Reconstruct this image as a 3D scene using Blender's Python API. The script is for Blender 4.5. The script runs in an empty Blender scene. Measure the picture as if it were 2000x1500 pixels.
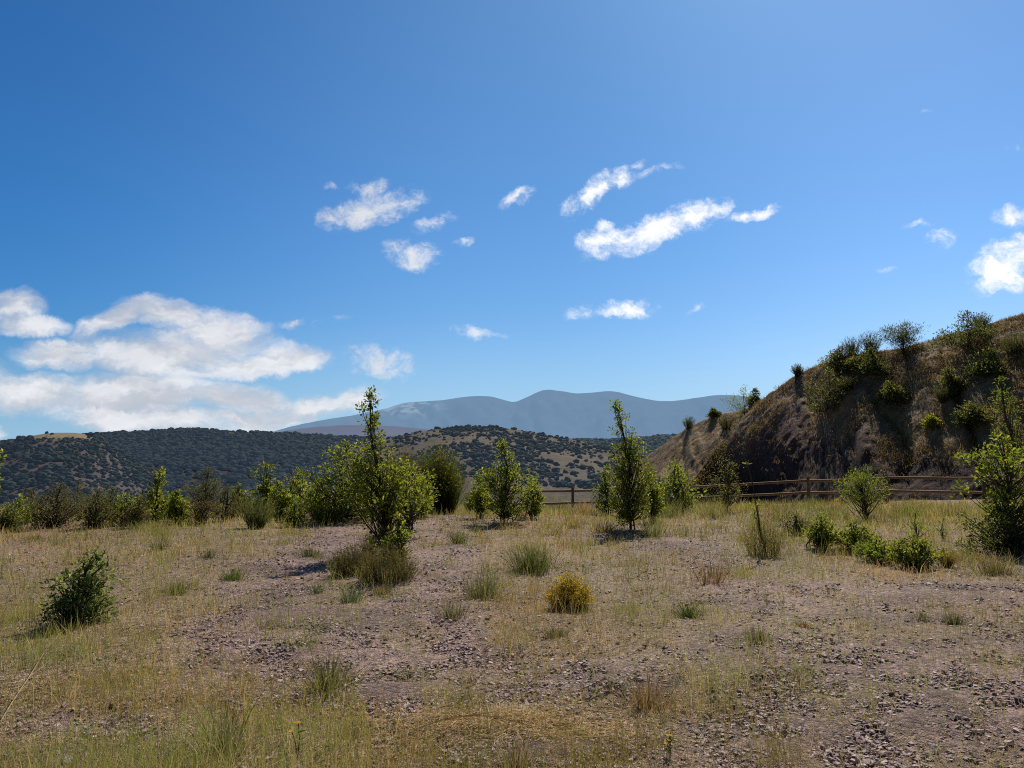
import bpy, math, random
import numpy as np
from mathutils import Vector, Matrix

R = np.random.default_rng(7)
sc = bpy.context.scene
col = sc.collection
F = 1504.0                       # focal length in pixels of the 2000 px wide photograph
PITCH = math.radians(5.7)
CAMZ = 1.6

# ------------------------------------------------------------------ helpers
def hash2(ix, iy, s):
    n = (ix.astype(np.int64) * 374761393 + iy.astype(np.int64) * 668265263 + s * 1442695041) & 0xffffffff
    n = ((n ^ (n >> 13)) * 1274126177) & 0xffffffff
    n = n ^ (n >> 16)
    return (n & 0xffffff) / float(0xffffff)

def vnoise(x, y, s=0):
    x = np.asarray(x, float); y = np.asarray(y, float)
    ix = np.floor(x); iy = np.floor(y)
    fx = x - ix; fy = y - iy
    fx = fx * fx * (3 - 2 * fx); fy = fy * fy * (3 - 2 * fy)
    a = hash2(ix, iy, s); b = hash2(ix + 1, iy, s); c = hash2(ix, iy + 1, s); d = hash2(ix + 1, iy + 1, s)
    return (a * (1 - fx) + b * fx) * (1 - fy) + (c * (1 - fx) + d * fx) * fy

def fbm(x, y, s=0, o=4):
    t = 0; a = .5; n = 0
    for k in range(o):
        t = t + a * vnoise(np.asarray(x) * 2 ** k, np.asarray(y) * 2 ** k, s + k * 17); n += a; a *= .5
    return t / n

def smooth(a, b, x):
    t = np.clip((np.asarray(x, float) - a) / (b - a), 0, 1)
    return t * t * (3 - 2 * t)

def lerp(a, b, t):
    return np.asarray(a) * (1 - t) + np.asarray(b) * t

def make_mesh(name, v, faces, cols=None, smooth_shade=False):
    """faces: list of int arrays (n,3) or (n,4)"""
    me = bpy.data.meshes.new(name)
    v = np.ascontiguousarray(v, np.float32)
    faces = [np.asarray(f, np.int32) for f in faces if len(f)]
    me.vertices.add(len(v)); me.vertices.foreach_set('co', v.ravel())
    loops = np.concatenate([f.ravel() for f in faces])
    tot = np.concatenate([np.full(len(f), f.shape[1], np.int32) for f in faces])
    st = np.concatenate([[0], np.cumsum(tot)[:-1]]).astype(np.int32)
    me.loops.add(len(loops)); me.loops.foreach_set('vertex_index', loops)
    me.polygons.add(len(tot)); me.polygons.foreach_set('loop_start', st); me.polygons.foreach_set('loop_total', tot)
    me.polygons.foreach_set('use_smooth', np.full(len(tot), smooth_shade))
    if cols is not None:
        c = np.ones((len(v), 4), np.float32); c[:, :3] = cols
        at_ = me.attributes.new('Col', 'FLOAT_COLOR', 'POINT'); at_.data.foreach_set('color', c.ravel())
    me.update(calc_edges=True)
    return me

class MB:
    """collects pieces into one mesh"""
    def __init__(s): s.v = []; s.f3 = []; s.f4 = []; s.c = []; s.n = 0
    def add(s, v, f, c):
        v = np.asarray(v, float); f = np.asarray(f, int)
        if not len(v): return
        (s.f3 if f.shape[1] == 3 else s.f4).append(f + s.n)
        s.v.append(v); c = np.asarray(c, float)
        s.c.append(np.broadcast_to(c, (len(v), 3))); s.n += len(v)
    def mesh(s, name, sm=False):
        fs = []
        if s.f3: fs.append(np.concatenate(s.f3))
        if s.f4: fs.append(np.concatenate(s.f4))
        return make_mesh(name, np.concatenate(s.v), fs, np.concatenate(s.c), sm)
    def build(s, name, m, parent=None, sm=False):
        return link(name, s.mesh(name, sm), m, parent)

def link(name, me, m, parent=None):
    o = bpy.data.objects.new(name, me); col.objects.link(o)
    if m and not me.materials: me.materials.append(m)
    if parent: o.parent = parent
    return o

def tag(o, label=None, cat=None, group=None, kind=None):
    if label: o['label'] = label
    if cat: o['category'] = cat
    if group: o['group'] = group
    if kind: o['kind'] = kind
    return o

def thing(name, loc, label, cat, group=None):
    o = bpy.data.objects.new(name, None); col.objects.link(o)
    o.location = loc; o.empty_display_size = .2
    return tag(o, label, cat, group)

def basis(y, up):
    """rotation matrices whose y axis follows y and z axis is near up"""
    y = y / (np.linalg.norm(y, axis=1, keepdims=True) + 1e-9)
    x = np.cross(y, up); x /= (np.linalg.norm(x, axis=1, keepdims=True) + 1e-9)
    z = np.cross(x, y)
    return np.stack([x, y, z], axis=2)

def scatter(tv, tf, pos, rot, scale, cols):
    """copies of a template at pos; cols (n,3)"""
    n = len(pos); k = len(tv)
    scale = np.asarray(scale, float)
    if scale.ndim == 1: scale = scale[:, None].repeat(3, 1)
    loc = tv[None] * scale[:, None, :]
    v = np.einsum('nij,nkj->nki', rot, loc) + pos[:, None, :]
    f = tf[None] + (np.arange(n) * k)[:, None, None]
    return v.reshape(-1, 3), f.reshape(-1, tf.shape[1]), np.repeat(cols, k, axis=0)

def unit(n, rng=R):
    v = rng.normal(size=(n, 3)); return v / np.linalg.norm(v, axis=1, keepdims=True)

LEAF_V = np.array([[0, 0, 0], [-.17, .3, .05], [-.26, .68, .06], [0, 1, -.04], [.26, .68, .06], [.17, .3, .05]], float)
LEAF_F = np.array([[0, 3, 2, 1], [0, 5, 4, 3]])
SLIM_V = np.array([[0, 0, 0], [-.1, .3, .03], [-.1, .65, .03], [0, 1, -.06], [.1, .65, .03], [.1, .3, .03]], float)
BLADE_V = np.array([[-.5, 0, 0], [.5, 0, 0], [-.4, .5, .0], [.4, .5, .0], [-.08, 1, 0], [.08, 1, 0]], float)
BLADE_F = np.array([[0, 1, 3, 2], [2, 3, 5, 4]])

def blades(pos, dirs, length, width, bend, cols, rng=R):
    """curved two-segment blades: pos (n,3), dirs unit (n,3), bend amount (n)"""
    n = len(pos)
    side = np.cross(dirs, np.array([0, 0, 1.0]) + rng.normal(size=(n, 3)) * .35)
    side /= np.linalg.norm(side, axis=1, keepdims=True) + 1e-9
    hor = dirs * [1, 1, 0] + rng.normal(size=(n, 3)) * [.25, .25, 0]
    L = length[:, None]; w = width[:, None] * .5
    p0 = pos; p1 = pos + dirs * L * .55
    p2 = pos + dirs * L * .95 + hor * L * bend[:, None] - np.array([0, 0, 1]) * L * bend[:, None] * .35
    v = np.stack([p0 - side * w, p0 + side * w, p1 - side * w * .85, p1 + side * w * .85, p2 - side * w * .2, p2 + side * w * .2], 1)
    f = BLADE_F[None] + (np.arange(n) * 6)[:, None, None]
    return v.reshape(-1, 3), f.reshape(-1, 4), np.repeat(cols, 6, axis=0)

def tube(pts, rad, sides=6):
    pts = np.asarray(pts, float); rad = np.asarray(rad, float); n = len(pts)
    t = np.gradient(pts, axis=0); t /= np.linalg.norm(t, axis=1, keepdims=True) + 1e-9
    ref = np.array([.37, .61, .1]) if abs(t[0, 2]) > .6 else np.array([0, 0, 1.0])
    a = np.cross(t, ref); a /= np.linalg.norm(a, axis=1, keepdims=True) + 1e-9
    b = np.cross(t, a)
    ang = np.arange(sides) * 2 * math.pi / sides
    v = pts[:, None] + rad[:, None, None] * (a[:, None] * np.cos(ang)[None, :, None] + b[:, None] * np.sin(ang)[None, :, None])
    f = []
    for i in range(n - 1):
        for j in range(sides):
            k = (j + 1) % sides
            f.append([i * sides + j, i * sides + k, (i + 1) * sides + k, (i + 1) * sides + j])
    return v.reshape(-1, 3), np.array(f)

def palette(n, cols, rng, jit=.18):
    c = np.asarray(cols, float)
    i = rng.integers(0, len(c), n); j = rng.integers(0, len(c), n); t = rng.random((n, 1))
    return np.clip((c[i] * t + c[j] * (1 - t)) * (1 + rng.normal(size=(n, 1)) * jit), .004, 1)

# ------------------------------------------------------------------ materials
def new_mat(name):
    m = bpy.data.materials.new(name); m.use_nodes = True
    nt = m.node_tree; nt.nodes.clear()
    return m, nt, nt.nodes, nt.links

def foliage_mat(name, trans=.4, rough=.5, spec=.25, tint=(1.25, 1.2, .55)):
    m, nt, N, L = new_mat(name)
    a = N.new('ShaderNodeAttribute'); a.attribute_name = 'Col'
    p = N.new('ShaderNodeBsdfPrincipled'); p.inputs['Roughness'].default_value = rough
    p.inputs['Specular IOR Level'].default_value = spec
    L.new(a.outputs['Color'], p.inputs['Base Color'])
    mul = N.new('ShaderNodeMix'); mul.data_type = 'RGBA'; mul.blend_type = 'MULTIPLY'; mul.inputs[0].default_value = 1
    mul.inputs[7].default_value = (*tint, 1); L.new(a.outputs['Color'], mul.inputs[6])
    t = N.new('ShaderNodeBsdfTranslucent'); L.new(mul.outputs[2], t.inputs['Color'])
    x = N.new('ShaderNodeMixShader'); x.inputs[0].default_value = trans
    L.new(p.outputs[0], x.inputs[1]); L.new(t.outputs[0], x.inputs[2])
    o = N.new('ShaderNodeOutputMaterial'); L.new(x.outputs[0], o.inputs[0])
    return m

def col_mat(name, rough=.85, noise=0, nscale=20, bump=0, spec=.2, haze=None, hazef=0):
    m, nt, N, L = new_mat(name)
    a = N.new('ShaderNodeAttribute'); a.attribute_name = 'Col'
    p = N.new('ShaderNodeBsdfPrincipled'); p.inputs['Roughness'].default_value = rough
    p.inputs['Specular IOR Level'].default_value = spec
    src = a.outputs['Color']
    if noise or bump:
        tc = N.new('ShaderNodeTexCoord')
        nz = N.new('ShaderNodeTexNoise'); nz.inputs['Scale'].default_value = nscale; nz.inputs['Detail'].default_value = 8
        nz.inputs['Roughness'].default_value = .65
        L.new(tc.outputs['Object'], nz.inputs['Vector'])
        if noise:
            mr = N.new('ShaderNodeMapRange'); mr.inputs['From Min'].default_value = .3; mr.inputs['From Max'].default_value = .7
            mr.inputs['To Min'].default_value = 1 - noise; mr.inputs['To Max'].default_value = 1 + noise
            L.new(nz.outputs[0], mr.inputs['Value'])
            vm = N.new('ShaderNodeVectorMath'); vm.operation = 'SCALE'
            L.new(src, vm.inputs[0]); L.new(mr.outputs[0], vm.inputs['Scale']); src = vm.outputs[0]
        if bump:
            b = N.new('ShaderNodeBump'); b.inputs['Strength'].default_value = 1; b.inputs['Distance'].default_value = bump
            L.new(nz.outputs[0], b.inputs['Height']); L.new(b.outputs[0], p.inputs['Normal'])
    L.new(src, p.inputs['Base Color'])
    o = N.new('ShaderNodeOutputMaterial'); out = p.outputs[0]
    if haze is not None:                      # distance haze painted on as a constant glow of the slope itself
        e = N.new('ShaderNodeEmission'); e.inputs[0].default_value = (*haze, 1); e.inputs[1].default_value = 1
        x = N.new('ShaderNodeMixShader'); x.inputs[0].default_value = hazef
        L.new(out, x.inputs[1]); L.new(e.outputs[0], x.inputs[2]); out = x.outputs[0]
    L.new(out, o.inputs[0])
    return m

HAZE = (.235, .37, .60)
M_LEAF = foliage_mat('oak_leaf', .55, .5, .25, (1.45, 1.3, .6))
M_SHRUB = foliage_mat('shrub_leaf', .5, .6, .15, (1.4, 1.25, .7))
M_GRASS = foliage_mat('grass_blade', .4, .65, .15, (1.1, 1.05, .8))
M_BARK = col_mat('bark', .9, .35, 30, .004)
M_FLOWER = foliage_mat('petal', .4, .6, .1, (1, 1, .6))
M_STONE = col_mat('stone', .7, .2, 60, .002, .35)
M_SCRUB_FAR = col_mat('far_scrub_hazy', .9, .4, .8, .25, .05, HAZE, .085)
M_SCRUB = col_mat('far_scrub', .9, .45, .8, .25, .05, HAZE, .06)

# ------------------------------------------------------------------ terrain functions
def z_base(x, y):
    x = np.asarray(x, float); y = np.asarray(y, float)
    t = y - .5 * x
    z = -.65 * smooth(21, 33, t) * smooth(-5, .5, x)
    q = np.clip(t - 34.5, 0, None)
    z = z - 46 * (1 - np.exp(-q / 120.0)) - .0 * q
    near = smooth(75, 30, np.hypot(x, y))
    z = z + near * ((fbm(x / 3.2, y / 3.2, 3) - .5) * .17 + (fbm(x / .55, y / .55, 9, 3) - .5) * .05)
    return z

def cam_dir(px, py):
    xc = (px - 1000.0) / F; yc = (750.0 - py) / F
    c, s = math.cos(PITCH), math.sin(PITCH)
    return np.array([xc, c - yc * s, s + yc * c])

Z0 = float(z_base(0, 0)); CAM = np.array([0, 0, CAMZ + Z0])
def at(px, py):
    """where the sight line through a pixel meets the ground"""
    d = cam_dir(px, py); lo, hi = 1.0, 80.0
    ts = np.linspace(2.5, 60, 4000)
    P = CAM[None] + d[None] * ts[:, None]
    under = P[:, 2] < z_base(P[:, 0], P[:, 1])
    k = int(np.argmax(under)) if under.any() else len(ts) - 1
    k = min(k, int(np.argmax(ts > (27 if px < 1000 else 36))))
    p = P[k]; p[2] = float(z_base(p[0], p[1])); return p
def depth(p): return p[1] * math.cos(PITCH) + (p[2] - CAM[2]) * math.sin(PITCH)
def m_px(px, p): return px * depth(p) / F

# bare gravel tracks and beds, metres on the ground
def track(x, y, pts):
    d = np.full(np.shape(x), 9.0)
    P = [(at(a, b), w) for a, b, w in pts]
    for (p, w0), (q, w1) in zip(P[:-1], P[1:]):
        ab = q[:2] - p[:2]; l2 = (ab ** 2).sum() + 1e-9
        t = np.clip(((x - p[0]) * ab[0] + (y - p[1]) * ab[1]) / l2, 0, 1)
        dist = np.hypot(x - p[0] - t * ab[0], y - p[1] - t * ab[1]) / (w0 + (w1 - w0) * t)
        d = np.minimum(d, dist)
    return d
TRACKS = [
    [(880, 1008, 1.0), (850, 1060, .9), (830, 1120, .75), (800, 1190, .7), (760, 1250, .8), (840, 1320, 1.0)],
    [(680, 1035, 1.0), (590, 1130, 1.0), (540, 1200, .95), (560, 1270, .7), (640, 1330, .35)],
    [(820, 1290, .5), (1000, 1330, .6), (1200, 1330, .5)],
    [(900, 1400, .55), (1150, 1460, .6), (1500, 1480, .7), (1800, 1440, 1.0), (2100, 1400, 1.2)],
    [(1500, 1160, 1.1), (1700, 1180, 1.5), (2050, 1200, 1.6)],
    [(1500, 1260, .7), (1700, 1290, 1.2), (2050, 1320, 1.3)],
    [(130, 1410, .2), (260, 1430, .2), (330, 1470, .15)],
    [(1180, 1050, 1.0), (1300, 1060, 1.0), (1420, 1100, .5)],
]
def grassiness(x, y):
    x = np.asarray(x, float); y = np.asarray(y, float)
    d = np.full(x.shape, 9.0)
    for t in TRACKS: d = np.minimum(d, track(x, y, t))
    d = d + (fbm(x / 1.1, y / 1.1, 31) - .5) * 1.3
    g = smooth(.55, 1.45, d)
    g = g * (.6 + .8 * fbm(x / 1.6, y / 1.6, 57))
    g = np.maximum(g, .12 + .5 * smooth(.48, .72, fbm(x / .5, y / .5, 77, 3)))
    return np.clip(g, 0, 1)

# ------------------------------------------------------------------ ground: one sheet to the horizon
def build_ground():
    def axis(a, b, st, far_lo, far_hi, k):
        mid = np.arange(a, b + 1e-6, st)
        lo = a - (np.geomspace(.3, far_lo, k))[::-1]; hi = b + np.geomspace(.3, far_hi, k)
        return np.concatenate([lo, mid, hi])
    xs = axis(-20, 20, .11, 16000, 16000, 44); ys = axis(2.2, 32, .11, 1500, 24000, 44)
    X, Y = np.meshgrid(xs, ys); Z = z_base(X, Y)
    g = np.zeros(X.shape); inner = (np.abs(X) < 40) & (Y > -10) & (Y < 60)
    g[inner] = grassiness(X[inner], Y[inner]); g[~inner] = .8
    nr = smooth(60, 35, np.hypot(X, Y))
    Z = Z + nr * ((vnoise(X / .17, Y / .17, 91) - .5) * .045 + (vnoise(X / .4, Y / .4, 93) - .5) * .03) * (1 - .3 * g)
    gravel = lerp(np.array([.19, .118, .103]), np.array([.335, .215, .18]), smooth(.3, .7, fbm(X / .9, Y / .9, 5))[..., None])
    thatch = lerp(np.array([.30, .208, .122]), np.array([.26, .185, .096]), fbm(X / 1.7, Y / 1.7, 15)[..., None])
    c = lerp(gravel, thatch, (np.clip(g * 1.1, 0, .85))[..., None])
    c = lerp(np.array([.075, .085, .045]), c, nr[..., None])
    ny, nx = X.shape
    i = np.arange(ny - 1)[:, None] * nx + np.arange(nx - 1)[None]
    f = np.stack([i, i + 1, i + nx + 1, i + nx], -1).reshape(-1, 4)
    me = make_mesh('ground', np.stack([X, Y, Z], -1).reshape(-1, 3), [f], c.reshape(-1, 3), True)
    m, nt, N, L = new_mat('gravel_soil')
    a = N.new('ShaderNodeAttribute'); a.attribute_name = 'Col'
    tc = N.new('ShaderNodeTexCoord')
    v = N.new('ShaderNodeTexVoronoi'); v.inputs['Scale'].default_value = 38; L.new(tc.outputs['Object'], v.inputs['Vector'])
    v2 = N.new('ShaderNodeTexVoronoi'); v2.inputs['Scale'].default_value = 95; L.new(tc.outputs['Object'], v2.inputs['Vector'])
    nz = N.new('ShaderNodeTexNoise'); nz.inputs['Scale'].default_value = 9; nz.inputs['Detail'].default_value = 9; nz.inputs['Roughness'].default_value = .75
    L.new(tc.outputs['Object'], nz.inputs['Vector'])
    sep = N.new('ShaderNodeSeparateColor'); L.new(v.outputs['Color'], sep.inputs[0])
    mr = N.new('ShaderNodeMapRange'); mr.inputs['To Min'].default_value = .4; mr.inputs['To Max'].default_value = 1.8; L.new(sep.outputs[0], mr.inputs['Value'])
    mr2 = N.new('ShaderNodeMapRange'); mr2.inputs['From Min'].default_value = .3; mr2.inputs['From Max'].default_value = .7; mr2.inputs['To Min'].default_value = .5; mr2.inputs['To Max'].default_value = 1.4
    L.new(nz.outputs[0], mr2.inputs['Value'])
    mm = N.new('ShaderNodeMath'); mm.operation = 'MULTIPLY'; L.new(mr.outputs[0], mm.inputs[0]); L.new(mr2.outputs[0], mm.inputs[1])
    vm = N.new('ShaderNodeVectorMath'); vm.operation = 'SCALE'; L.new(a.outputs['Color'], vm.inputs[0]); L.new(mm.outputs[0], vm.inputs['Scale'])
    p = N.new('ShaderNodeBsdfPrincipled'); p.inputs['Roughness'].default_value = .8; p.inputs['Specular IOR Level'].default_value = .25
    L.new(vm.outputs[0], p.inputs['Base Color'])
    ad = N.new('ShaderNodeMath'); ad.operation = 'ADD'; L.new(v.outputs['Distance'], ad.inputs[0]); L.new(v2.outputs['Distance'], ad.inputs[1])
    b = N.new('ShaderNodeBump'); b.invert = True; b.inputs['Strength'].default_value = .9; b.inputs['Distance'].default_value = .02
    L.new(ad.outputs[0], b.inputs['Height']); L.new(b.outputs[0], p.inputs['Normal'])
    o = N.new('ShaderNodeOutputMaterial'); L.new(p.outputs[0], o.inputs[0])
    tag(link('ground', me, m), 'reddish gravel ground with dry grass on a flat terrace', kind='structure')
build_ground()

# ------------------------------------------------------------------ slopes built around the skyline
class Slope:
    """a hillside: foot and crest run along azimuths; knots = (px, py, foot distance, crest distance)"""
    def __init__(s, knots, foot_z=None, power=1.0, rough=0, rscale=30, back=.25, seed=1, gully=0, gn=60, steep=0):
        az, el, rf, rc = [], [], [], []
        for px, py, f, c in knots:
            d = cam_dir(px, py); az.append(math.atan2(d[0], d[1])); el.append(d[2] / math.hypot(d[0], d[1])); rf.append(f); rc.append(c)
        s.az, s.el, s.rf, s.rc = map(np.array, (az, el, rf, rc))
        if steep: s.rf = np.maximum(s.rf, s.rc - steep * (CAM[2] + s.rc * s.el + 1.2))
        s.a0, s.a1 = az[0], az[-1]; s.fz = foot_z; s.pw = power; s.ro = rough; s.rs = rscale; s.back = back; s.seed = seed; s.gully = gully; s.gn = gn
    def crest(s, a):
        # rounded interpolation of the skyline
        k = .004; w = 0
        for o in (-1.5, -.75, 0, .75, 1.5): w = w + np.interp(a + o * k, s.az, s.el)
        return w / 5
    def pos(s, a, u):
        a = np.asarray(a, float); u = np.asarray(u, float)
        rf = np.interp(a, s.az, s.rf); rc = np.interp(a, s.az, s.rc); zc = CAM[2] + rc * s.crest(a)
        r = rf + (rc - rf) * u
        x = r * np.sin(a); y = r * np.cos(a)
        zf = z_base(rf * np.sin(a), rf * np.cos(a)) - .3 if s.fz is None else s.fz
        uu = np.clip(u, 0, 1)
        z = zf + (zc - zf) * (1 - (1 - uu) ** s.pw if s.pw > 1 else uu ** (1 / s.pw))
        over = np.clip(u - 1, 0, None) * (rc - rf)
        z = z - over * s.back
        env = np.clip(uu * (1.03 - uu) * 3.7, 0, 1); env2 = 1 - .75 * smooth(.75, 1, uu)
        z = z + s.ro * (fbm(x / s.rs, y / s.rs, s.seed) - .55) * env + s.ro * .25 * env2 * (fbm(x / s.rs * 6, y / s.rs * 6, s.seed + 5, 3) - .5)
        if s.gully:
            w = fbm(a * s.gn + u * 1.2, u * 1.5 + 3, s.seed + 9, 3)
            z = z - s.gully * (1 - np.abs(w * 2 - 1) * 2).clip(0, 1) ** 1.5 * np.clip(4 * uu * (1 - uu), 0, 1)
        return np.stack([x, y, z], -1)
    def grid(s, na, nu, umax=1.8):
        A, U = np.meshgrid(np.linspace(s.a0, s.a1, na), np.linspace(0, umax, nu))
        P = s.pos(A, U); i = np.arange(nu - 1)[:, None] * na + np.arange(na - 1)[None]
        f = np.stack([i, i + 1, i + na + 1, i + na], -1).reshape(-1, 4)
        return A, U, P, f

# --- far mountain
mk = [(300, 880), (420, 866), (480, 856), (540, 841), (600, 826), (650, 817), (700, 810), (750, 800), (775, 791), (800, 785), (830, 784), (880, 779), (915, 774), (940, 772), (965, 775),
      (990, 783), (1006, 787), (1030, 776), (1050, 766), (1065, 761), (1085, 762), (1110, 766), (1135, 768), (1160, 765), (1185, 763), (1205, 765), (1240, 774), (1280, 782), (1310, 784),
      (1350, 778), (1390, 773), (1415, 771), (1450, 773), (1500, 782), (1600, 800), (1750, 822), (2000, 850), (2300, 875)]
S = Slope([(a, b, 5200, 11000) for a, b in mk], -40, 1.0, 320, 1500, .3, 21, 190, 24)
A, U, P, f = S.grid(520, 160, 1.4)
c = lerp(np.array([.055, .085, .14]), np.array([.085, .105, .14]), fbm(P[..., 0] / 900, P[..., 1] / 900, 4)[..., None])  # blue of the distance haze is put into the base colour
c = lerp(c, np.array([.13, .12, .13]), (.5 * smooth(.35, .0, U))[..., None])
# bright cloud scraps caught on the left shoulder
az0 = math.atan2((797 - 1000) / F, 1.0)
w = np.exp(-((A - az0) / .028) ** 2) * np.exp(-((U - .93) / .10) ** 2) * smooth(.46, .6, fbm(A * 110 + U * 9, U * 22 - A * 60, 8))
w = np.maximum(w, np.exp(-((A - az0 + .03) / .02) ** 2) * np.exp(-((U - 1.0) / .05) ** 2))
c = lerp(c, np.array([.85, .88, .92]), np.clip(w * 1.3, 0, .45)[..., None])
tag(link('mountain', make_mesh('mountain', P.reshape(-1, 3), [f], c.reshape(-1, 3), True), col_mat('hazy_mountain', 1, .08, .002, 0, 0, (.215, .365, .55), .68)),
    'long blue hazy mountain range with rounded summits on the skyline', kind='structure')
# --- low purple ridge in front of it
S = Slope([(a, b, 2600, 4300) for a, b in [(380, 870), (470, 856), (520, 848), (570, 839), (620, 833), (670, 830), (720, 830), (780, 833), (830, 838), (880, 843), (960, 850), (1100, 866), (1250, 880)]], -45, 1, 25, 500, .2, 33)
A, U, P, f = S.grid(160, 40, 1.5)
c = lerp(np.array([.12, .10, .11]), np.array([.155, .13, .125]), fbm(P[..., 0] / 240, P[..., 1] / 240, 14)[..., None])
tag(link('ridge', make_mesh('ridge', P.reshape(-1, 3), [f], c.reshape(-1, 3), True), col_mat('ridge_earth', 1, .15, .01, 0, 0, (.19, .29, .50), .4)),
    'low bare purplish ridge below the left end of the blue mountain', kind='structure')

# --- scrub hills
ICO = None
def ico(sub):
    import bmesh
    bm = bmesh.new(); bmesh.ops.create_icosphere(bm, subdivisions=sub, radius=1)
    v = np.array([x.co[:] for x in bm.verts]); f = np.array([[q.index for q in p.verts] for p in bm.faces]); bm.free(); return v, f
IV, IF = ico(2)
CLUMPS = []
for k in range(8):
    d = np.ones(len(IV))
    for q in range(5):
        c0 = unit(1, R)[0]; d += .5 * np.exp(-((IV - c0) ** 2).sum(1) / .18) * R.uniform(-.5, 1)
    d += R.normal(size=len(IV)) * .14
    v = IV * d[:, None] * [1, 1, .78]; v[:, 2] = np.maximum(v[:, 2], -.35); v[:, 2] += .33
    CLUMPS.append(v)

def scrub_mass(name, P, size, cols, label, mat=None):
    mb = MB(); n = len(P)
    kk = R.integers(0, 8, n); ang = R.random(n) * 6.283
    rot = np.zeros((n, 3, 3)); rot[:, 0, 0] = np.cos(ang); rot[:, 0, 1] = -np.sin(ang); rot[:, 1, 0] = np.sin(ang); rot[:, 1, 1] = np.cos(ang); rot[:, 2, 2] = 1
    sc3 = np.stack([size, size * R.uniform(.8, 1.2, n), size * R.uniform(.75, 1.15, n)], 1)
    for k in range(8):
        w = kk == k
        if w.any(): mb.add(*scatter(CLUMPS[k], IF, P[w], rot[w], sc3[w], cols[w]))
    o = mb.build(name, mat or M_SCRUB); tag(o, label, kind='stuff'); return o

def hill(knots, cols, bald, label, seed, fz=-46, rough=14, rs=110, power=1.15, **kw):
    S = Slope(knots, fz, power, rough, rs, .25, seed, **kw)
    A, U, P, f = S.grid(260, 130, 1.5)
    n = fbm(P[..., 0] / 45, P[..., 1] / 45, seed + 3); n2 = fbm(P[..., 0] / 9, P[..., 1] / 9, seed + 4)
    c = lerp(np.array(cols[0]), np.array(cols[1]), np.clip(n * 1.5 - .3 + (n2 - .5) * .5, 0, 1)[..., None])
    b = bald(A, U, P); c = lerp(c, np.array(cols[2]), np.clip(b, 0, 1)[..., None])
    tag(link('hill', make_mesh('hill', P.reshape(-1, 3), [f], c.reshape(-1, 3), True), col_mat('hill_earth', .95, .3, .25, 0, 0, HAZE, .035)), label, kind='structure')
    return S
def azp(px): return math.atan2((px - 1000) / F, 1.0)

SCRUB = [(.022, .03, .017), (.03, .04, .022), (.036, .044, .026), (.02, .028, .019)]
# far forest hill at the right
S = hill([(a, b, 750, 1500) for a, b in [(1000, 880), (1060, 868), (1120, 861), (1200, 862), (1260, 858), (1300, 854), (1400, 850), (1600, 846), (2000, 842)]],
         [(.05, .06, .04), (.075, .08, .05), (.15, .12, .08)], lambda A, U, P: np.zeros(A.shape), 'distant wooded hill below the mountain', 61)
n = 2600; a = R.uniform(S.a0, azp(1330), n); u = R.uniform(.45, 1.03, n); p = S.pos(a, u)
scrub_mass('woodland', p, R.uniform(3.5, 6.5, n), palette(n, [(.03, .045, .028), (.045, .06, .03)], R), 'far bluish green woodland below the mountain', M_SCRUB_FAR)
# dense dark slope
S = hill([(a, b, 420, 950) for a, b in [(-120, 872), (100, 858), (150, 852), (230, 847), (300, 843), (370, 839), (440, 843), (480, 844), (520, 845), (600, 850), (660, 853), (740, 857), (800, 863), (900, 876), (1000, 892)]],
         [(.075, .06, .05), (.06, .055, .04), (.20, .155, .095)], lambda A, U, P: smooth(.9, .99, U) * smooth(azp(400), azp(450), A) * .9, 'wooded dark hill behind the left spur', 71)
n = 13000; a = R.uniform(S.a0, S.a1, n); u = 1.02 - .85 * R.random(n) ** 1.25; p = S.pos(a, u)
den = np.where((u > .93) & (a > azp(420)), .38, .97) * (fbm(p[:, 0] / 40, p[:, 1] / 40, 5) * .5 + .7)
w = R.random(n) < den; p = p[w]
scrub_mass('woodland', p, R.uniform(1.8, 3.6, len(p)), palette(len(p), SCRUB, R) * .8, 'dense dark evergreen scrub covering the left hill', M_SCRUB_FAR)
# left spur, thinner scrub
S = hill([(a, b, 340, 640) for a, b in [(-420, 885), (-200, 876), (0, 868), (40, 857), (75, 849), (110, 845), (150, 845), (175, 849), (205, 864), (240, 886), (280, 910), (320, 936), (370, 968), (430, 1004)]],
         [(.115, .09, .082), (.08, .068, .058), (.24, .19, .12)], lambda A, U, P: smooth(.84, .95, U) * smooth(azp(40), azp(70), A) * smooth(azp(190), azp(165), A) * 1.2, 'spur of the left hill with a bald tan top', 81, rough=8)
n = 8500; a = R.uniform(S.a0, S.a1, n); u = 1.0 - .85 * R.random(n) ** 1.1; p = S.pos(a, u)
bald = (smooth(.84, .94, u) * smooth(azp(50), azp(75), a) * smooth(azp(190), azp(165), a))
w = (R.random(n) < .35 + .75 * fbm(p[:, 0] / 30, p[:, 1] / 30, 6)) & (bald < R.random(n) * 1.05); p = p[w]
scrub_mass('woodland', p, np.clip(np.exp(R.normal(size=len(p)) * .42 + .12), .5, 2.6), palette(len(p), SCRUB, R) * 1.15, 'patchy dark scrub on the left spur')
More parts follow.
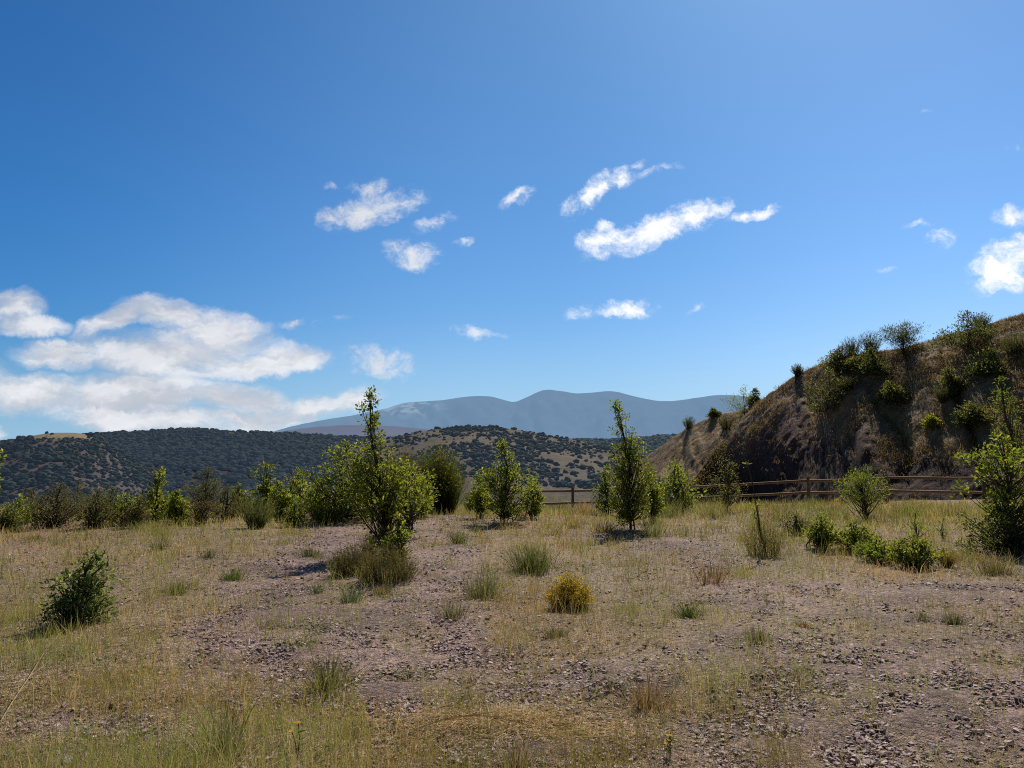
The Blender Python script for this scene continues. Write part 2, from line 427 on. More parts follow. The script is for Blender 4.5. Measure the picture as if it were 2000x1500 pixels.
# middle hill dotted with bushes
S = hill([(a, b, 340, 800) for a, b in [(520, 985), (560, 945), (600, 912), (650, 884), (700, 866), (735, 857), (770, 852), (800, 847), (850, 838), (900, 834), (960, 834), (1010, 839), (1060, 848), (1120, 859), (1180, 872), (1250, 888), (1320, 900), (1450, 918)]],
         [(.15, .128, .1), (.11, .098, .072), (.18, .15, .112)], lambda A, U, P: .7 * smooth(.45, .7, fbm(P[..., 0] / 60, P[..., 1] / 60, 99)), 'tan middle hill dotted with dark bushes', 91, rough=10)
n = 6200; a = R.uniform(azp(600), azp(1340), n); u = 1.0 - .62 * R.random(n) ** 1.05; p = S.pos(a, u)
den = np.clip(3.4 * fbm(p[:, 0] / 42, p[:, 1] / 42, 16) - 1.2 + .85 * smooth(.75, .45, u), .1, 1)
w = R.random(n) < den; p = p[w]; size = np.clip(np.exp(R.normal(size=len(p)) * .45 + .12), .45, 2.7); cc = palette(len(p), [(.026, .036, .022), (.038, .048, .025), (.048, .055, .028)], R)
vis = (p[:, 0] / p[:, 1] > math.tan(azp(905))) & (p[:, 0] / p[:, 1] < math.tan(azp(1200)))
order = np.argsort(-(size / p[:, 1]) * (vis + .02))
ind = order[:300]; rest = order[300:]
scrub_mass('scrub', p[rest], size[rest], cc[rest], 'lesser dark bushes speckling the middle hill')
BM = []
for k in range(6):
    BM.append(make_mesh('hill_bush', CLUMPS[k], [IF], np.tile([[.026, .036, .022], [.038, .048, .025], [.048, .055, .028]][k % 3], (len(IV), 1)))); BM[-1].materials.append(M_SCRUB)
for q, i in enumerate(ind):
    o = bpy.data.objects.new('evergreen_bush', BM[q % 6]); col.objects.link(o)
    o.location = p[i]; o.rotation_euler = (0, 0, float(R.random() * 6.28)); s_ = float(size[i]); o.scale = (s_, s_ * float(R.uniform(.8, 1.2)), s_ * float(R.uniform(.8, 1.1)))
    tag(o, 'dark round evergreen bush dotted on the tan middle hill', 'bush', 'evergreen bushes on the middle hill')

# ------------------------------------------------------------------ the near bank on the right
HEAP = Slope([(1300, 985, 40, 46), (1335, 962, 40, 50), (1362, 930, 40, 53), (1395, 881, 40, 56), (1440, 828, 40, 57.5), (1470, 798, 40, 58), (1500, 772, 40, 58), (1530, 750, 40, 58),
              (1560, 731, 40, 58), (1600, 712, 39, 57), (1640, 699, 38, 56), (1700, 688, 37, 55), (1760, 681, 36.5, 55), (1840, 657, 36, 55), (1900, 641, 35.7, 55), (1950, 626, 35.5, 55), (2000, 612, 35, 55),
              (2200, 565, 34, 53), (2600, 520, 32, 49), (3300, 560, 30, 44), (4200, 700, 28, 40), (5200, 880, 26, 36)], None, 1.15, .9, 6, .22, 41, .8, 26, steep=1.34)
LOBE = Slope([(1215, 930, 52, 84), (1245, 905, 51, 84), (1282, 879, 50, 82), (1310, 858, 50, 80), (1345, 833, 49, 78), (1375, 819, 49, 77), (1400, 810, 49, 76), (1440, 802, 49, 75), (1480, 792, 48, 74), (1540, 775, 48, 74), (1620, 790, 48, 74), (1700, 900, 48, 72)], -6, 1.0, 1.0, 5, .22, 45, 1.9, 30)
def build_heap(HEAP, na, x0, x1, ngrass, label, glabel, gshift):
    A, U, P, f = HEAP.grid(na, 300, 2.2)
    fade = smooth(1.3, 2.2, U); P[..., 2] = P[..., 2] * (1 - fade) - 14 * fade
    P[..., 2] += (vnoise(P[..., 0] / .45, P[..., 1] / .45, 3) - .5) * .14 + (vnoise(P[..., 0] / .2, P[..., 1] / .2, 5) - .5) * .08
    def grassy(x, y, a, u):
        return smooth(.38, .72, u + (fbm(x / 4, y / 4, 51) - .5) * 1.0 + (fbm(x / 1.2, y / 1.2, 53) - .5) * .5 + smooth(azp(1500), azp(1950), a) * .28 - smooth(azp(1660), azp(1540), a) * .3 * gshift + (1 - gshift) * .35)
    n2 = fbm(P[..., 0] / 1.1, P[..., 1] / 1.1, 52); n3 = fbm(P[..., 0] / 3.3, P[..., 1] / 3.3, 58)
    rock = lerp(np.array([.10, .052, .042]), np.array([.20, .112, .085]), n2[..., None])
    rock = lerp(rock, np.array([.24, .17, .105]), (.7 * smooth(.5, .7, n3))[..., None])
    g = grassy(P[..., 0], P[..., 1], A, U)
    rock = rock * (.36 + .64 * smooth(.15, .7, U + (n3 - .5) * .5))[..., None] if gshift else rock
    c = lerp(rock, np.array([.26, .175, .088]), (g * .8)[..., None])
    m = col_mat('bank_earth', .9, .5, 2.6, .10, .15)
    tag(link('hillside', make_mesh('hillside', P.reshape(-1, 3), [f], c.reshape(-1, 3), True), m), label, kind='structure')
    a = R.uniform(azp(x0), azp(x1), ngrass); u = R.random(ngrass) ** .8 * 1.06
    q = HEAP.pos(a, u); gg = grassy(q[:, 0], q[:, 1], a, u)
    keep = R.random(ngrass) < .08 + .85 * gg * smooth(.38, .6, fbm(q[:, 0] / 1.2, q[:, 1] / 1.2, 62)); q = q[keep]
    per = 7; m_ = len(q) * per
    pos = np.repeat(q, per, 0) + R.normal(size=(m_, 3)) * [.14, .14, .0]; pos[:, 2] -= .08
    d = R.normal(size=(m_, 3)) * .5 + [0, 0, 1]; d /= np.linalg.norm(d, axis=1, keepdims=True)
    mb = MB(); mb.add(*blades(pos, d, R.uniform(.08, .3, m_), np.full(m_, .022), R.uniform(0, .6, m_), palette(m_, [(.37, .265, .12), (.29, .2, .09), (.2, .185, .07), (.25, .155, .075)], R)))
    tag(mb.build('dry_grass', M_GRASS), glabel, kind='stuff')
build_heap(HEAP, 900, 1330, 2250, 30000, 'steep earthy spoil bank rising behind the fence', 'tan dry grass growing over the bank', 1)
build_heap(LOBE, 320, 1225, 1560, 5000, 'lower rear spur of the bank with a tan top', 'tan dry grass on the lower rear spur', 0)

# ------------------------------------------------------------------ plant builders (local coordinates, base at the origin)
BARK = (.075, .06, .05)
OAK = [(.075, .108, .026), (.135, .18, .036), (.20, .25, .05)]
OAK_TIP = [(.19, .23, .04), (.31, .31, .05), (.25, .27, .045)]
FRESH = [(.12, .17, .03), (.17, .23, .04), (.22, .27, .05)]
OLIVE = [(.085, .10, .042), (.11, .115, .05), (.13, .12, .06)]

def leafy(name, loc, H, W, label, cat='tree', profile=None, clumps=60, per=38, leaf=.085, cr=.16, cols=OAK, tip=OAK_TIP, tipf=.35, lean=(0, 0), tr=.03, seed=0,
          group=None, slim=False, mat=None, part='crown', stem='trunk', up=.35, bare=.18, stems=1):
    rng = np.random.default_rng(1000 + seed)
    t = thing(name, loc, label, cat, group)
    prof = np.array(profile or [(0, .6), (.2, .9), (.45, 1), (.7, .75), (.9, .4), (1, .12)], float)
    hs = rng.random(clumps * 6); rr = np.interp(hs, prof[:, 0], prof[:, 1])
    keep = np.argsort(-(rr * .7 + .3) * rng.random(len(hs)) ** .5)[:clumps]
    hs = hs[keep]; k3 = clumps // 3; hs[:k3] = (np.arange(k3) + rng.random(k3)) / k3 * .97 + .03; rr = np.interp(hs, prof[:, 0], prof[:, 1]) * W / 2
    phi = rng.random(clumps) * 6.283; rad = np.maximum(rr - cr * .6, 0) * rng.random(clumps) ** .45
    rad *= rng.uniform(.6, 1.32, clumps)
    def axis(h): # the leaning, wandering stem
        h = np.asarray(h, float)
        return np.stack([lean[0] * h ** 1.3 + .05 * H * np.sin(h * 5 + seed) * h, lean[1] * h ** 1.3 + .05 * H * np.cos(h * 4 + seed * 2) * h, h * H], -1)
    C = axis(hs) + np.stack([rad * np.cos(phi), rad * np.sin(phi), np.zeros(clumps)], -1)
    wood = MB()
    hh = np.linspace(-.03, .97, 12); ax = axis(np.clip(hh, 0, 1)); ax[0, 2] = -.06
    v, f = tube(ax, tr * (1.08 - hh) + .004, 7); wood.add(v, f, BARK)
    for s_ in range(1, stems):
        e = C[rng.integers(clumps)]; b0 = np.array([rng.normal() * tr * 2, rng.normal() * tr * 2, -.05])
        q = np.linspace(0, 1, 7)[:, None]; pts = b0 * (1 - q) + e * q + np.sin(q * 3.14) * rng.normal(size=3) * .08 * H
        v, f = tube(pts, tr * .8 * (1.05 - q[:, 0] * .85), 6); wood.add(v, f, BARK)
    for k in range(clumps):
        h0 = max(hs[k] - rng.uniform(.12, .3) - .25 * rad[k] / H, bare * .4)
        b0 = axis(h0); q = np.linspace(0, 1, 5)[:, None]
        pts = b0 * (1 - q) + C[k] * q; pts[:, 2] -= np.sin(q[:, 0] * 3.14) * .12 * rad[k]
        v, f = tube(pts, (.003 + tr * .3) * (1.1 - q[:, 0]) + .0022, 4); wood.add(v, f, BARK)
    wood.build(stem, M_BARK, t, True)
    per = int(per * .82); n = clumps * per; ci = np.repeat(np.arange(clumps), per)
    cs = cr * rng.uniform(.45, 1.3, clumps) * np.clip(.62 + .45 * rr / (W / 2 + 1e-6), .6, 1.1)
    off = unit(n, rng) * (rng.random((n, 1)) ** .5) * cs[ci][:, None] * [1, 1, .85]
    pos = C[ci] + off; pos[:, 2] = np.maximum(pos[:, 2], .02)
    out = off / (cs[ci][:, None] + 1e-6) + (C[ci] - axis(hs)[ci]) * .4 / (W / 2)
    d = out * .8 + unit(n, rng) * .7 + [0, 0, up]; up_ = unit(n, rng) * .75 + [0, 0, 1.0] + out * .3
    rot = basis(d, up_)
    c = palette(n, cols, rng); hi = (rng.random(n) < tipf * (.25 + .9 * np.clip(off[:, 2] / cs[ci] * .5 + .5, 0, 1)))
    cl = rng.random(clumps) ; c *= (.7 + .6 * cl[ci])[:, None]
    c[hi] = palette(hi.sum(), tip, rng)
    sz = leaf * rng.uniform(.55, 1.25, n)
    mb = MB(); mb.add(*scatter(SLIM_V if slim else LEAF_V, LEAF_F, pos, rot, sz, c))
    mb.build(part, mat or M_LEAF, t)
    return t

def broom(name, loc, H, W, label, shoots=420, cols=[(.05, .075, .02), (.075, .10, .025), (.10, .115, .03)], flowers=0, seed=0, group=None, spread=.5, w=.008, cat='shrub',
          flower_cols=[(.62, .42, .02), (.7, .5, .03)], fsize=.03, fzone=.7, mat=None, leaves=3, leaf=.05, bs=.16, dome=.22):
    rng = np.random.default_rng(3000 + seed)
    t = thing(name, loc, label, cat, group)
    ang = rng.random(shoots) * 6.283; rr = rng.random(shoots) ** .6
    b = np.stack([np.cos(ang), np.sin(ang), np.zeros(shoots)], -1) * (rr * W * bs)[:, None]
    L = H * rng.uniform(.55, 1.05, shoots) * (1 - dome * rr ** 2)
    lx = np.stack([np.cos(ang), np.sin(ang), np.zeros(shoots)], -1) * (rr * W * (.5 - bs))[:, None] + rng.normal(size=(shoots, 3)) * [W * .07, W * .07, 0]
    tip = b + lx + np.stack([0 * L, 0 * L, L], -1)
    seg = 5; q = np.linspace(0, 1, seg + 1)
    wob = rng.normal(size=(shoots, 3)) * .03 * H
    pts = b[:, None] + (lx[:, None] * (q ** 1.2)[None, :, None]) + (np.stack([0 * L, 0 * L, L], -1)[:, None] * (q ** .92)[None, :, None]) + wob[:, None] * np.sin(q * 6)[None, :, None]
    side = np.stack([-np.sin(ang + 1), np.cos(ang + 1), 0 * ang], -1) * w / 2
    wid = (1.1 - .8 * q)
    v = np.stack([pts - side[:, None] * wid[None, :, None], pts + side[:, None] * wid[None, :, None]], 2).reshape(-1, 3)
    base = np.arange(shoots)[:, None] * (2 * (seg + 1)) + np.arange(seg)[None] * 2
    f = np.stack([base, base + 1, base + 3, base + 2], -1).reshape(-1, 4)
    cc = palette(shoots, cols, rng)
    mb = MB(); mb.add(v, f, np.repeat(cc, 2 * (seg + 1), 0))
    m_ = shoots * leaves
    if m_:
        i = np.repeat(np.arange(shoots), leaves); u = rng.uniform(.3, 1, m_); k = np.minimum((u * seg).astype(int), seg - 1); fr = (u * seg - k)[:, None]
        pos = pts[i, k] * (1 - fr) + pts[i, k + 1] * fr
        d = unit(m_, rng) * .7 + [0, 0, .7]
        mb.add(*scatter(SLIM_V, LEAF_F, pos, basis(d, unit(m_, rng)), leaf * rng.uniform(.5, 1.3, m_), np.clip(cc[i] * rng.uniform(.8, 1.5, (m_, 1)), 0, 1)))
    mb.build('stems', mat or M_SHRUB, t)
    if flowers:
        i = rng.integers(0, shoots, flowers); u = rng.uniform(fzone, 1, flowers); k = np.minimum((u * seg).astype(int), seg - 1); fr = (u * seg - k)[:, None]
        pos = pts[i, k] * (1 - fr) + pts[i, k + 1] * fr + rng.normal(size=(flowers, 3)) * fsize * .5
        mb = MB(); mb.add(*scatter(LEAF_V * [2.0, 1, 1.5], LEAF_F, pos, basis(unit(flowers, rng) + [0, 0, .4], unit(flowers, rng)), fsize * rng.uniform(.6, 1.2, flowers), palette(flowers, flower_cols, rng, .12)))
        mb.build('flowers', M_FLOWER, t)
    return t

def tussock(name, loc, H, W, label, n=160, cols=[(.12, .15, .04), (.16, .17, .06)], seed=0, group=None, cat='grass tuft', w=.006, bend=.35, spread=.45, seeds=0):
    rng = np.random.default_rng(5000 + seed)
    pos = rng.normal(size=(n, 3)) * [W * .17, W * .17, 0]
    d = np.stack([pos[:, 0] / (W * .17), pos[:, 1] / (W * .17), np.zeros(n)], -1) * spread * .45 + rng.normal(size=(n, 3)) * .18 + [0, 0, 1]
    d /= np.linalg.norm(d, axis=1, keepdims=True); pos[:, 2] = -.03
    L = H * rng.uniform(.2, 1.1, n)
    mb = MB(); mb.add(*blades(pos, d, L, np.full(n, w) * rng.uniform(.7, 1.3, n), rng.uniform(0, bend, n), palette(n, cols, rng), rng))
    o = mb.build(name, M_GRASS); o.location = loc
    return tag(o, label, cat, group)

def place(px, py, top, wpx):
    p = at(px, py); return p, m_px(py - top, p), m_px(wpx, p)

# ------------------------------------------------------------------ young oaks and shrubs on the terrace
sd = [0]
def oak(px, py, top, w, label, cat='tree', name='young_oak_tree', leanpx=0, **kw):
    p, H, W = place(px, py, top, w); sd[0] += 1
    return leafy(name, p, H, W, label, cat, seed=sd[0], lean=(m_px(leanpx, p), 0), **kw)
def brm(px, py, top, wpx, label, name='broom_shrub', **kw):
    p, H, W = place(px, py, top, wpx); sd[0] += 1
    return broom(name, p, H, W, label, seed=sd[0], **kw)
def tus(px, py, top, wpx, label, name='grass_tuft', **kw):
    p, H, W = place(px, py, top, wpx); sd[0] += 1
    return tussock(name, p, H, W, label, seed=sd[0], **kw)

LEADER = [(.0, .38), (.12, .42), (.24, .6), (.34, .95), (.5, 1), (.6, .78), (.68, .45), (.78, .34), (.86, .42), (.94, .28), (1, .1)]
oak(752, 1085, 762, 165, 'tall young oak with a slim bare leader rising above the broom', leanpx=-30, profile=LEADER, clumps=150, per=46, leaf=.062, cr=.15, tr=.022, tipf=.4, stems=6)
oak(668, 1018, 868, 165, 'dark spreading oak just left of the tallest young oak', profile=[(.0, .7), (.2, 1), (.5, .95), (.75, .75), (.9, .5), (1, .2)], clumps=120, per=46, leaf=.085, cr=.26, tr=.035, tipf=.3, stems=3)
brm(858, 1004, 866, 110, 'big rounded broom shrub tipped with yellow flowers', bs=.26, dome=.45, shoots=1500, flowers=900, w=.016, fsize=.05, leaves=3, leaf=.075, fzone=.8, flower_cols=[(.45, .33, .02), (.36, .30, .03)])
brm(785, 1000, 872, 100, 'dry topped olive broom between oak and flowering broom', bs=.26, dome=.3, shoots=900, w=.016, leaves=3, leaf=.07, cols=[(.07, .085, .025), (.11, .10, .04), (.13, .095, .045)])
oak(985, 1022, 862, 118, 'conical young oak standing at the far end of the gravel path', profile=[(.0, .5), (.2, .95), (.45, 1), (.65, .75), (.8, .42), (.92, .3), (1, .12)], clumps=110, per=44, leaf=.08, cr=.2, tr=.03, tipf=.35, stems=3)
oak(1232, 1035, 788, 106, 'tall narrow young oak before the fence, right of the path', leanpx=-14, profile=[(.0, .6), (.12, .8), (.3, 1), (.48, .98), (.6, .82), (.72, .64), (.85, .5), (.94, .38), (1, .14)], clumps=150, per=44, leaf=.07, cr=.16, tr=.028, tipf=.35, stems=2)
oak(1186, 1005, 918, 72, 'dark low bush hugging the left side of the narrow oak', 'bush', 'oak_bush', clumps=50, per=40, leaf=.085, cr=.2, tr=.03, tipf=.12, stems=3, cols=OAK[:2])
oak(142, 1220, 1086, 140, 'leaning holly-leaved oak bush alone in the left grass', 'bush', 'oak_bush', leanpx=30, profile=[(.0, .95), (.2, 1.0), (.45, .95), (.7, .8), (.88, .55), (1, .2)], clumps=110, per=44, leaf=.042, cr=.105, tr=.02, stems=6,
    cols=[(.065, .105, .036), (.095, .14, .05), (.125, .17, .065)], tip=[(.21, .28, .10), (.27, .34, .14)], tipf=.4)
oak(305, 1018, 922, 110, 'bright green oak sapling amid the brown scrub at left', profile=[(.0, .7), (.25, 1), (.5, .8), (.7, .5), (.88, .3), (1, .14)], clumps=75, per=34, leaf=.09, cr=.19, tipf=.55, stems=2)
oak(400, 1004, 914, 100, 'dull olive round tree behind the left grass', clumps=85, per=60, leaf=.05, cr=.22, cols=OLIVE, tip=OLIVE, stems=3, mat=M_SHRUB)
oak(514, 1004, 906, 80, 'knobby topped young oak left of the dark spreading oak', profile=[(.0, .8), (.25, 1), (.5, .7), (.7, .5), (.82, .62), (.93, .5), (1, .2)], clumps=70, per=34, leaf=.09, cr=.17, tipf=.5, stems=2)
oak(583, 1008, 922, 100, 'light green oak thicket beside the dark spreading oak', 'bush', 'oak_bush', clumps=80, per=36, leaf=.085, cr=.2, tipf=.55, stems=4)
oak(468, 1006, 950, 60, 'shaded low oak bush below the knobby young oak', 'bush', 'oak_bush', clumps=40, per=36, leaf=.085, cr=.18, tipf=.2, stems=3)
oak(35, 1026, 976, 60, 'small fresh green bush at the left end of the scrub', 'bush', 'oak_bush', clumps=40, per=34, leaf=.08, cr=.15, cols=OAK[1:], tipf=.6, stems=3)
oak(-54, 1060, 848, 88, 'leafy oak cut by the left edge of the view', profile=[(.0, .3), (.3, .8), (.5, 1), (.75, .9), (.9, .6), (1, .2)], clumps=80, per=34, leaf=.085, cr=.17, tipf=.5)
oak(110, 1030, 948, 130, 'wide grey-brown scrub bush in the left hedge', 'bush', 'scrub_bush', clumps=90, per=60, leaf=.045, cr=.24, cols=OLIVE + [(.10, .075, .05)], tip=[(.11, .11, .05), (.1, .08, .05)], stems=6, mat=M_SHRUB)
oak(185, 1032, 958, 90, 'thin olive scrub bush beside the wide grey-brown one', 'bush', 'scrub_bush', clumps=60, per=50, leaf=.05, cr=.22, cols=OLIVE + [(.09, .085, .04)], tip=[(.12, .13, .05)], stems=6, mat=M_SHRUB)
oak(245, 1026, 966, 70, 'yellow tinged low bush left of the bright oak sapling', 'bush', 'scrub_bush', clumps=50, per=36, leaf=.07, cr=.18, cols=OAK[1:], tip=OAK_TIP, tipf=.6, stems=4)
oak(395, 1022, 968, 75, 'rusty brown low bush in front of the olive tree', 'bush', 'scrub_bush', clumps=50, per=50, leaf=.045, cr=.2, cols=[(.10, .07, .045), (.08, .07, .035), (.06, .06, .03)], tip=[(.13, .1, .05)], stems=5, mat=M_SHRUB)
oak(575, 1030, 985, 58, 'small dark oak shoot in front of the light green thicket', 'bush', 'oak_bush', clumps=34, per=30, leaf=.07, cr=.13, tipf=.25, stems=3)
brm(500, 1032, 962, 90, 'grey green broom with upright wands before the knobby oak', shoots=380, w=.011, leaves=2, leaf=.05, cols=[(.10, .13, .06), (.13, .15, .07), (.11, .12, .05)])
brm(640, 1024, 978, 100, 'low green broom at the foot of the dark spreading oak', shoots=420, w=.011, leaves=3, leaf=.06)
brm(925, 1004, 950, 60, 'thin green broom between flowering broom and conical oak', shoots=260, w=.014, leaves=3, leaf=.07)
oak(795, 1046, 902, 105, 'sunlit yellow green leafy bush merging into the tall central oak', 'bush', 'oak_bush', profile=[(.0, .3), (.25, .6), (.5, 1), (.75, .95), (.92, .6), (1, .3)], clumps=75, per=40, leaf=.07, cr=.17, cols=OAK[1:], tip=OAK_TIP, tipf=.5, stems=5)
# more of the hedge along the left edge of the terrace
HEDGE = [(62, 1020, 958, 80, 'grey olive hedge bush near the left end of the scrub', 'b'), (150, 1012, 944, 110, 'tall brown-grey twiggy bush at the back of the left hedge', 'b'), (215, 1022, 952, 70, 'sage green hedge bush under the far dark hill', 's'),
 (345, 1024, 962, 66, 'lower leafy shoots right of the bright oak sapling', 'g'), (268, 1030, 972, 62, 'dark brown low bush under the bright oak sapling', 'b'), (440, 1018, 950, 70, 'brown-green bush right of the olive round tree', 'b'),
 (548, 1016, 944, 64, 'fresh leafy bush between knobby oak and light thicket', 'g'), (622, 1014, 942, 70, 'leafy bush filling the gap beside the dark spreading oak', 'g'), (705, 1012, 930, 80, 'shaded oak bush behind the central oak foot', 'd'),
 (12, 1040, 990, 60, 'yellow green grass-like bush at the left edge of the hedge', 's'), (820, 1012, 930, 64, 'leafy oak shoots between central oak and flowering broom', 'g'), (1040, 1012, 938, 56, 'low oak shoots right of the conical young oak', 'g'), (938, 1012, 928, 56, 'low oak shoots left of the conical young oak', 'g'), (1275, 1022, 925, 52, 'leafy shoots on the right flank of the narrow oak', 'g')]
for a, b, tp, w, lab, k in HEDGE:
    cs, tp_, f_, m_, lf = {'b': (OLIVE + [(.11, .085, .055)], [(.14, .12, .06)], .25, M_SHRUB, .045), 's': ([(.10, .12, .05), (.13, .14, .06)], [(.17, .19, .07)], .4, M_SHRUB, .05), 'g': (OAK[1:], OAK_TIP, .5, M_LEAF, .085), 'd': (OAK, OAK_TIP, .25, M_LEAF, .085)}[k]
    oak(a, b, tp, w, lab, 'bush', {'b': 'scrub_bush', 's': 'scrub_bush', 'g': 'oak_bush', 'd': 'oak_bush'}[k], clumps=46, per=40 if lf > .06 else 60, leaf=lf, cr=.18, cols=cs, tip=tp_, tipf=f_, stems=4, mat=m_)
# skirt of the central oak
brm(690, 1122, 1056, 105, 'grey green rockrose clump left of the central oak foot', 'rockrose_bush', bs=.4, dome=.6, shoots=520, w=.007, leaves=5, leaf=.032, cols=[(.075, .085, .04), (.10, .105, .045), (.12, .09, .05)])
brm(755, 1134, 1060, 130, 'brown and green rockrose clump in front of the central oak', 'rockrose_bush', bs=.4, dome=.6, shoots=620, w=.007, leaves=5, leaf=.032, cols=[(.09, .095, .04), (.13, .10, .06), (.11, .08, .05), (.10, .12, .04)])
brm(722, 1082, 1035, 48, 'dry grey twiggy bush at the central oak trunk', 'dry_bush', bs=.3, dome=.4, shoots=260, w=.006, leaves=2, leaf=.02, cols=[(.13, .105, .095), (.10, .085, .075)])
oak(775, 1095, 1010, 75, 'green oak sprouts on the right of the central trunk', 'bush', 'oak_bush', clumps=46, per=32, leaf=.06, cr=.11, tipf=.45, stems=4)
# right side
oak(1975, 1075, 850, 190, 'yellow green oak at the right edge over a dark bush', profile=[(.0, .2), (.3, .5), (.5, .9), (.65, 1), (.8, .85), (.92, .5), (1, .2)], clumps=95, per=30, leaf=.08, cr=.16, cols=OAK[2:] + FRESH[:2], tip=OAK_TIP + FRESH, tipf=.65, stems=3, tr=.03)
oak(1975, 1082, 968, 190, 'dense dark bush below the oak at the right edge', 'bush', 'oak_bush', profile=[(.0, 1), (.4, 1), (.7, .8), (1, .3)], clumps=150, per=46, leaf=.05, cr=.13, cols=[(.04, .065, .018), (.055, .085, .022)], tipf=.3, stems=6)
oak(1984, 985, 728, 80, 'tall pale sapling behind the oak at the right edge', profile=[(.0, .3), (.4, .6), (.6, 1), (.8, .8), (.92, .5), (1, .15)], clumps=60, per=22, leaf=.13, cr=.3, cols=FRESH[:2], tip=FRESH, tipf=.5, slim=True)
oak(1692, 1015, 913, 120, 'light green feathery sapling in front of the fence', profile=[(.0, .15), (.25, .4), (.45, .9), (.62, 1), (.8, .7), (.93, .4), (1, .15)], clumps=85, per=34, leaf=.085, cr=.2, cols=FRESH, tip=FRESH, slim=True, stems=5, tr=.022)
oak(1603, 1072, 1008, 80, 'tallest of the bright leafy bushes lying before the fence', 'bush', 'leafy_bush', clumps=56, per=34, leaf=.065, cr=.12, cols=OAK[1:] + FRESH[:1], tip=OAK_TIP, tipf=.5, stems=4)
oak(1668, 1074, 1024, 95, 'second bright leafy bush, touching the tallest one', 'bush', 'leafy_bush', clumps=50, per=34, leaf=.065, cr=.12, cols=OAK[1:] + FRESH[:1], tip=OAK_TIP, tipf=.5, stems=4)
oak(1715, 1098, 1054, 100, 'pale green low bush between the leafy bushes', 'bush', 'leafy_bush', clumps=46, per=34, leaf=.055, cr=.10, cols=FRESH, tip=FRESH, tipf=.5, stems=4)
oak(1785, 1108, 1052, 115, 'rightmost bright leafy bush beside the yellow tuft', 'bush', 'leafy_bush', clumps=64, per=34, leaf=.06, cr=.12, cols=OAK[1:] + FRESH[:1], tip=OAK_TIP, tipf=.6, stems=4)
brm(1850, 1108, 1072, 52, 'small yellow ochre bush right of the leafy bushes', 'dry_bush', shoots=260, w=.006, leaves=4, leaf=.02, cols=[(.22, .17, .05), (.17, .14, .05)], flowers=200, fsize=.018, flower_cols=[(.38, .25, .05), (.3, .22, .05)])
oak(1792, 1062, 1000, 70, 'sparse leafy sprig standing above the bright bushes', 'plant', 'leafy_plant', clumps=20, per=16, leaf=.08, cr=.12, cols=FRESH, tip=FRESH, slim=True, tr=.01)
oak(1842, 1055, 1012, 40, 'tiny leafy sprig right of the sparse sprig', 'plant', 'leafy_plant', clumps=12, per=14, leaf=.07, cr=.1, cols=FRESH, tip=FRESH, slim=True, tr=.008)
oak(1497, 1088, 890, 50, 'thin crooked sapling stem leaning left before the fence', 'sapling', 'sapling', leanpx=-46, profile=[(.0, .6), (.4, .7), (.7, .5), (1, .3)], clumps=11, per=16, leaf=.055, cr=.13, cols=FRESH, tip=OAK_TIP, tr=.006)
brm(1492, 1088, 1000, 95, 'twiggy half-dry bush around the thin sapling', 'dry_bush', bs=.3, dome=.4, shoots=300, w=.006, leaves=5, leaf=.04, cols=[(.16, .15, .06), (.18, .2, .06), (.16, .11, .07)])
oak(1555, 1045, 1005, 70, 'dull brown-green low bush left of the leafy bushes', 'bush', 'scrub_bush', clumps=40, per=40, leaf=.045, cr=.13, cols=OLIVE + [(.1, .1, .04)], tip=[(.13, .13, .05)], stems=4, mat=M_SHRUB)
oak(1422, 1000, 868, 95, 'wispy olive sapling in front of the bank', 'sapling', 'sapling', profile=[(.0, .5), (.3, 1), (.55, .85), (.8, .6), (1, .25)], clumps=70, per=22, leaf=.075, cr=.22, cols=[(.2, .21, .07), (.25, .23, .09), (.17, .19, .06)], tip=FRESH, tipf=.3, slim=True, mat=M_SHRUB)
oak(1322, 1000, 905, 110, 'green bush behind the fence at the toe of the bank', 'bush', 'oak_bush', clumps=80, per=36, leaf=.10, cr=.3, tipf=.5, stems=4, cols=OAK[1:], tip=FRESH)
oak(1375, 985, 945, 60, 'pale herb clump along the fence below the olive sapling', 'plant', 'leafy_plant', clumps=34, per=26, leaf=.07, cr=.16, cols=FRESH[:2] + [(.12, .14, .06)], tip=FRESH, slim=True, stems=4, mat=M_SHRUB)
tus(1440, 985, 952, 34, 'white feathery grass plumes beside the fence', 'grass_tuft', n=70, cols=[(.5, .45, .38), (.4, .36, .28)], w=.02)

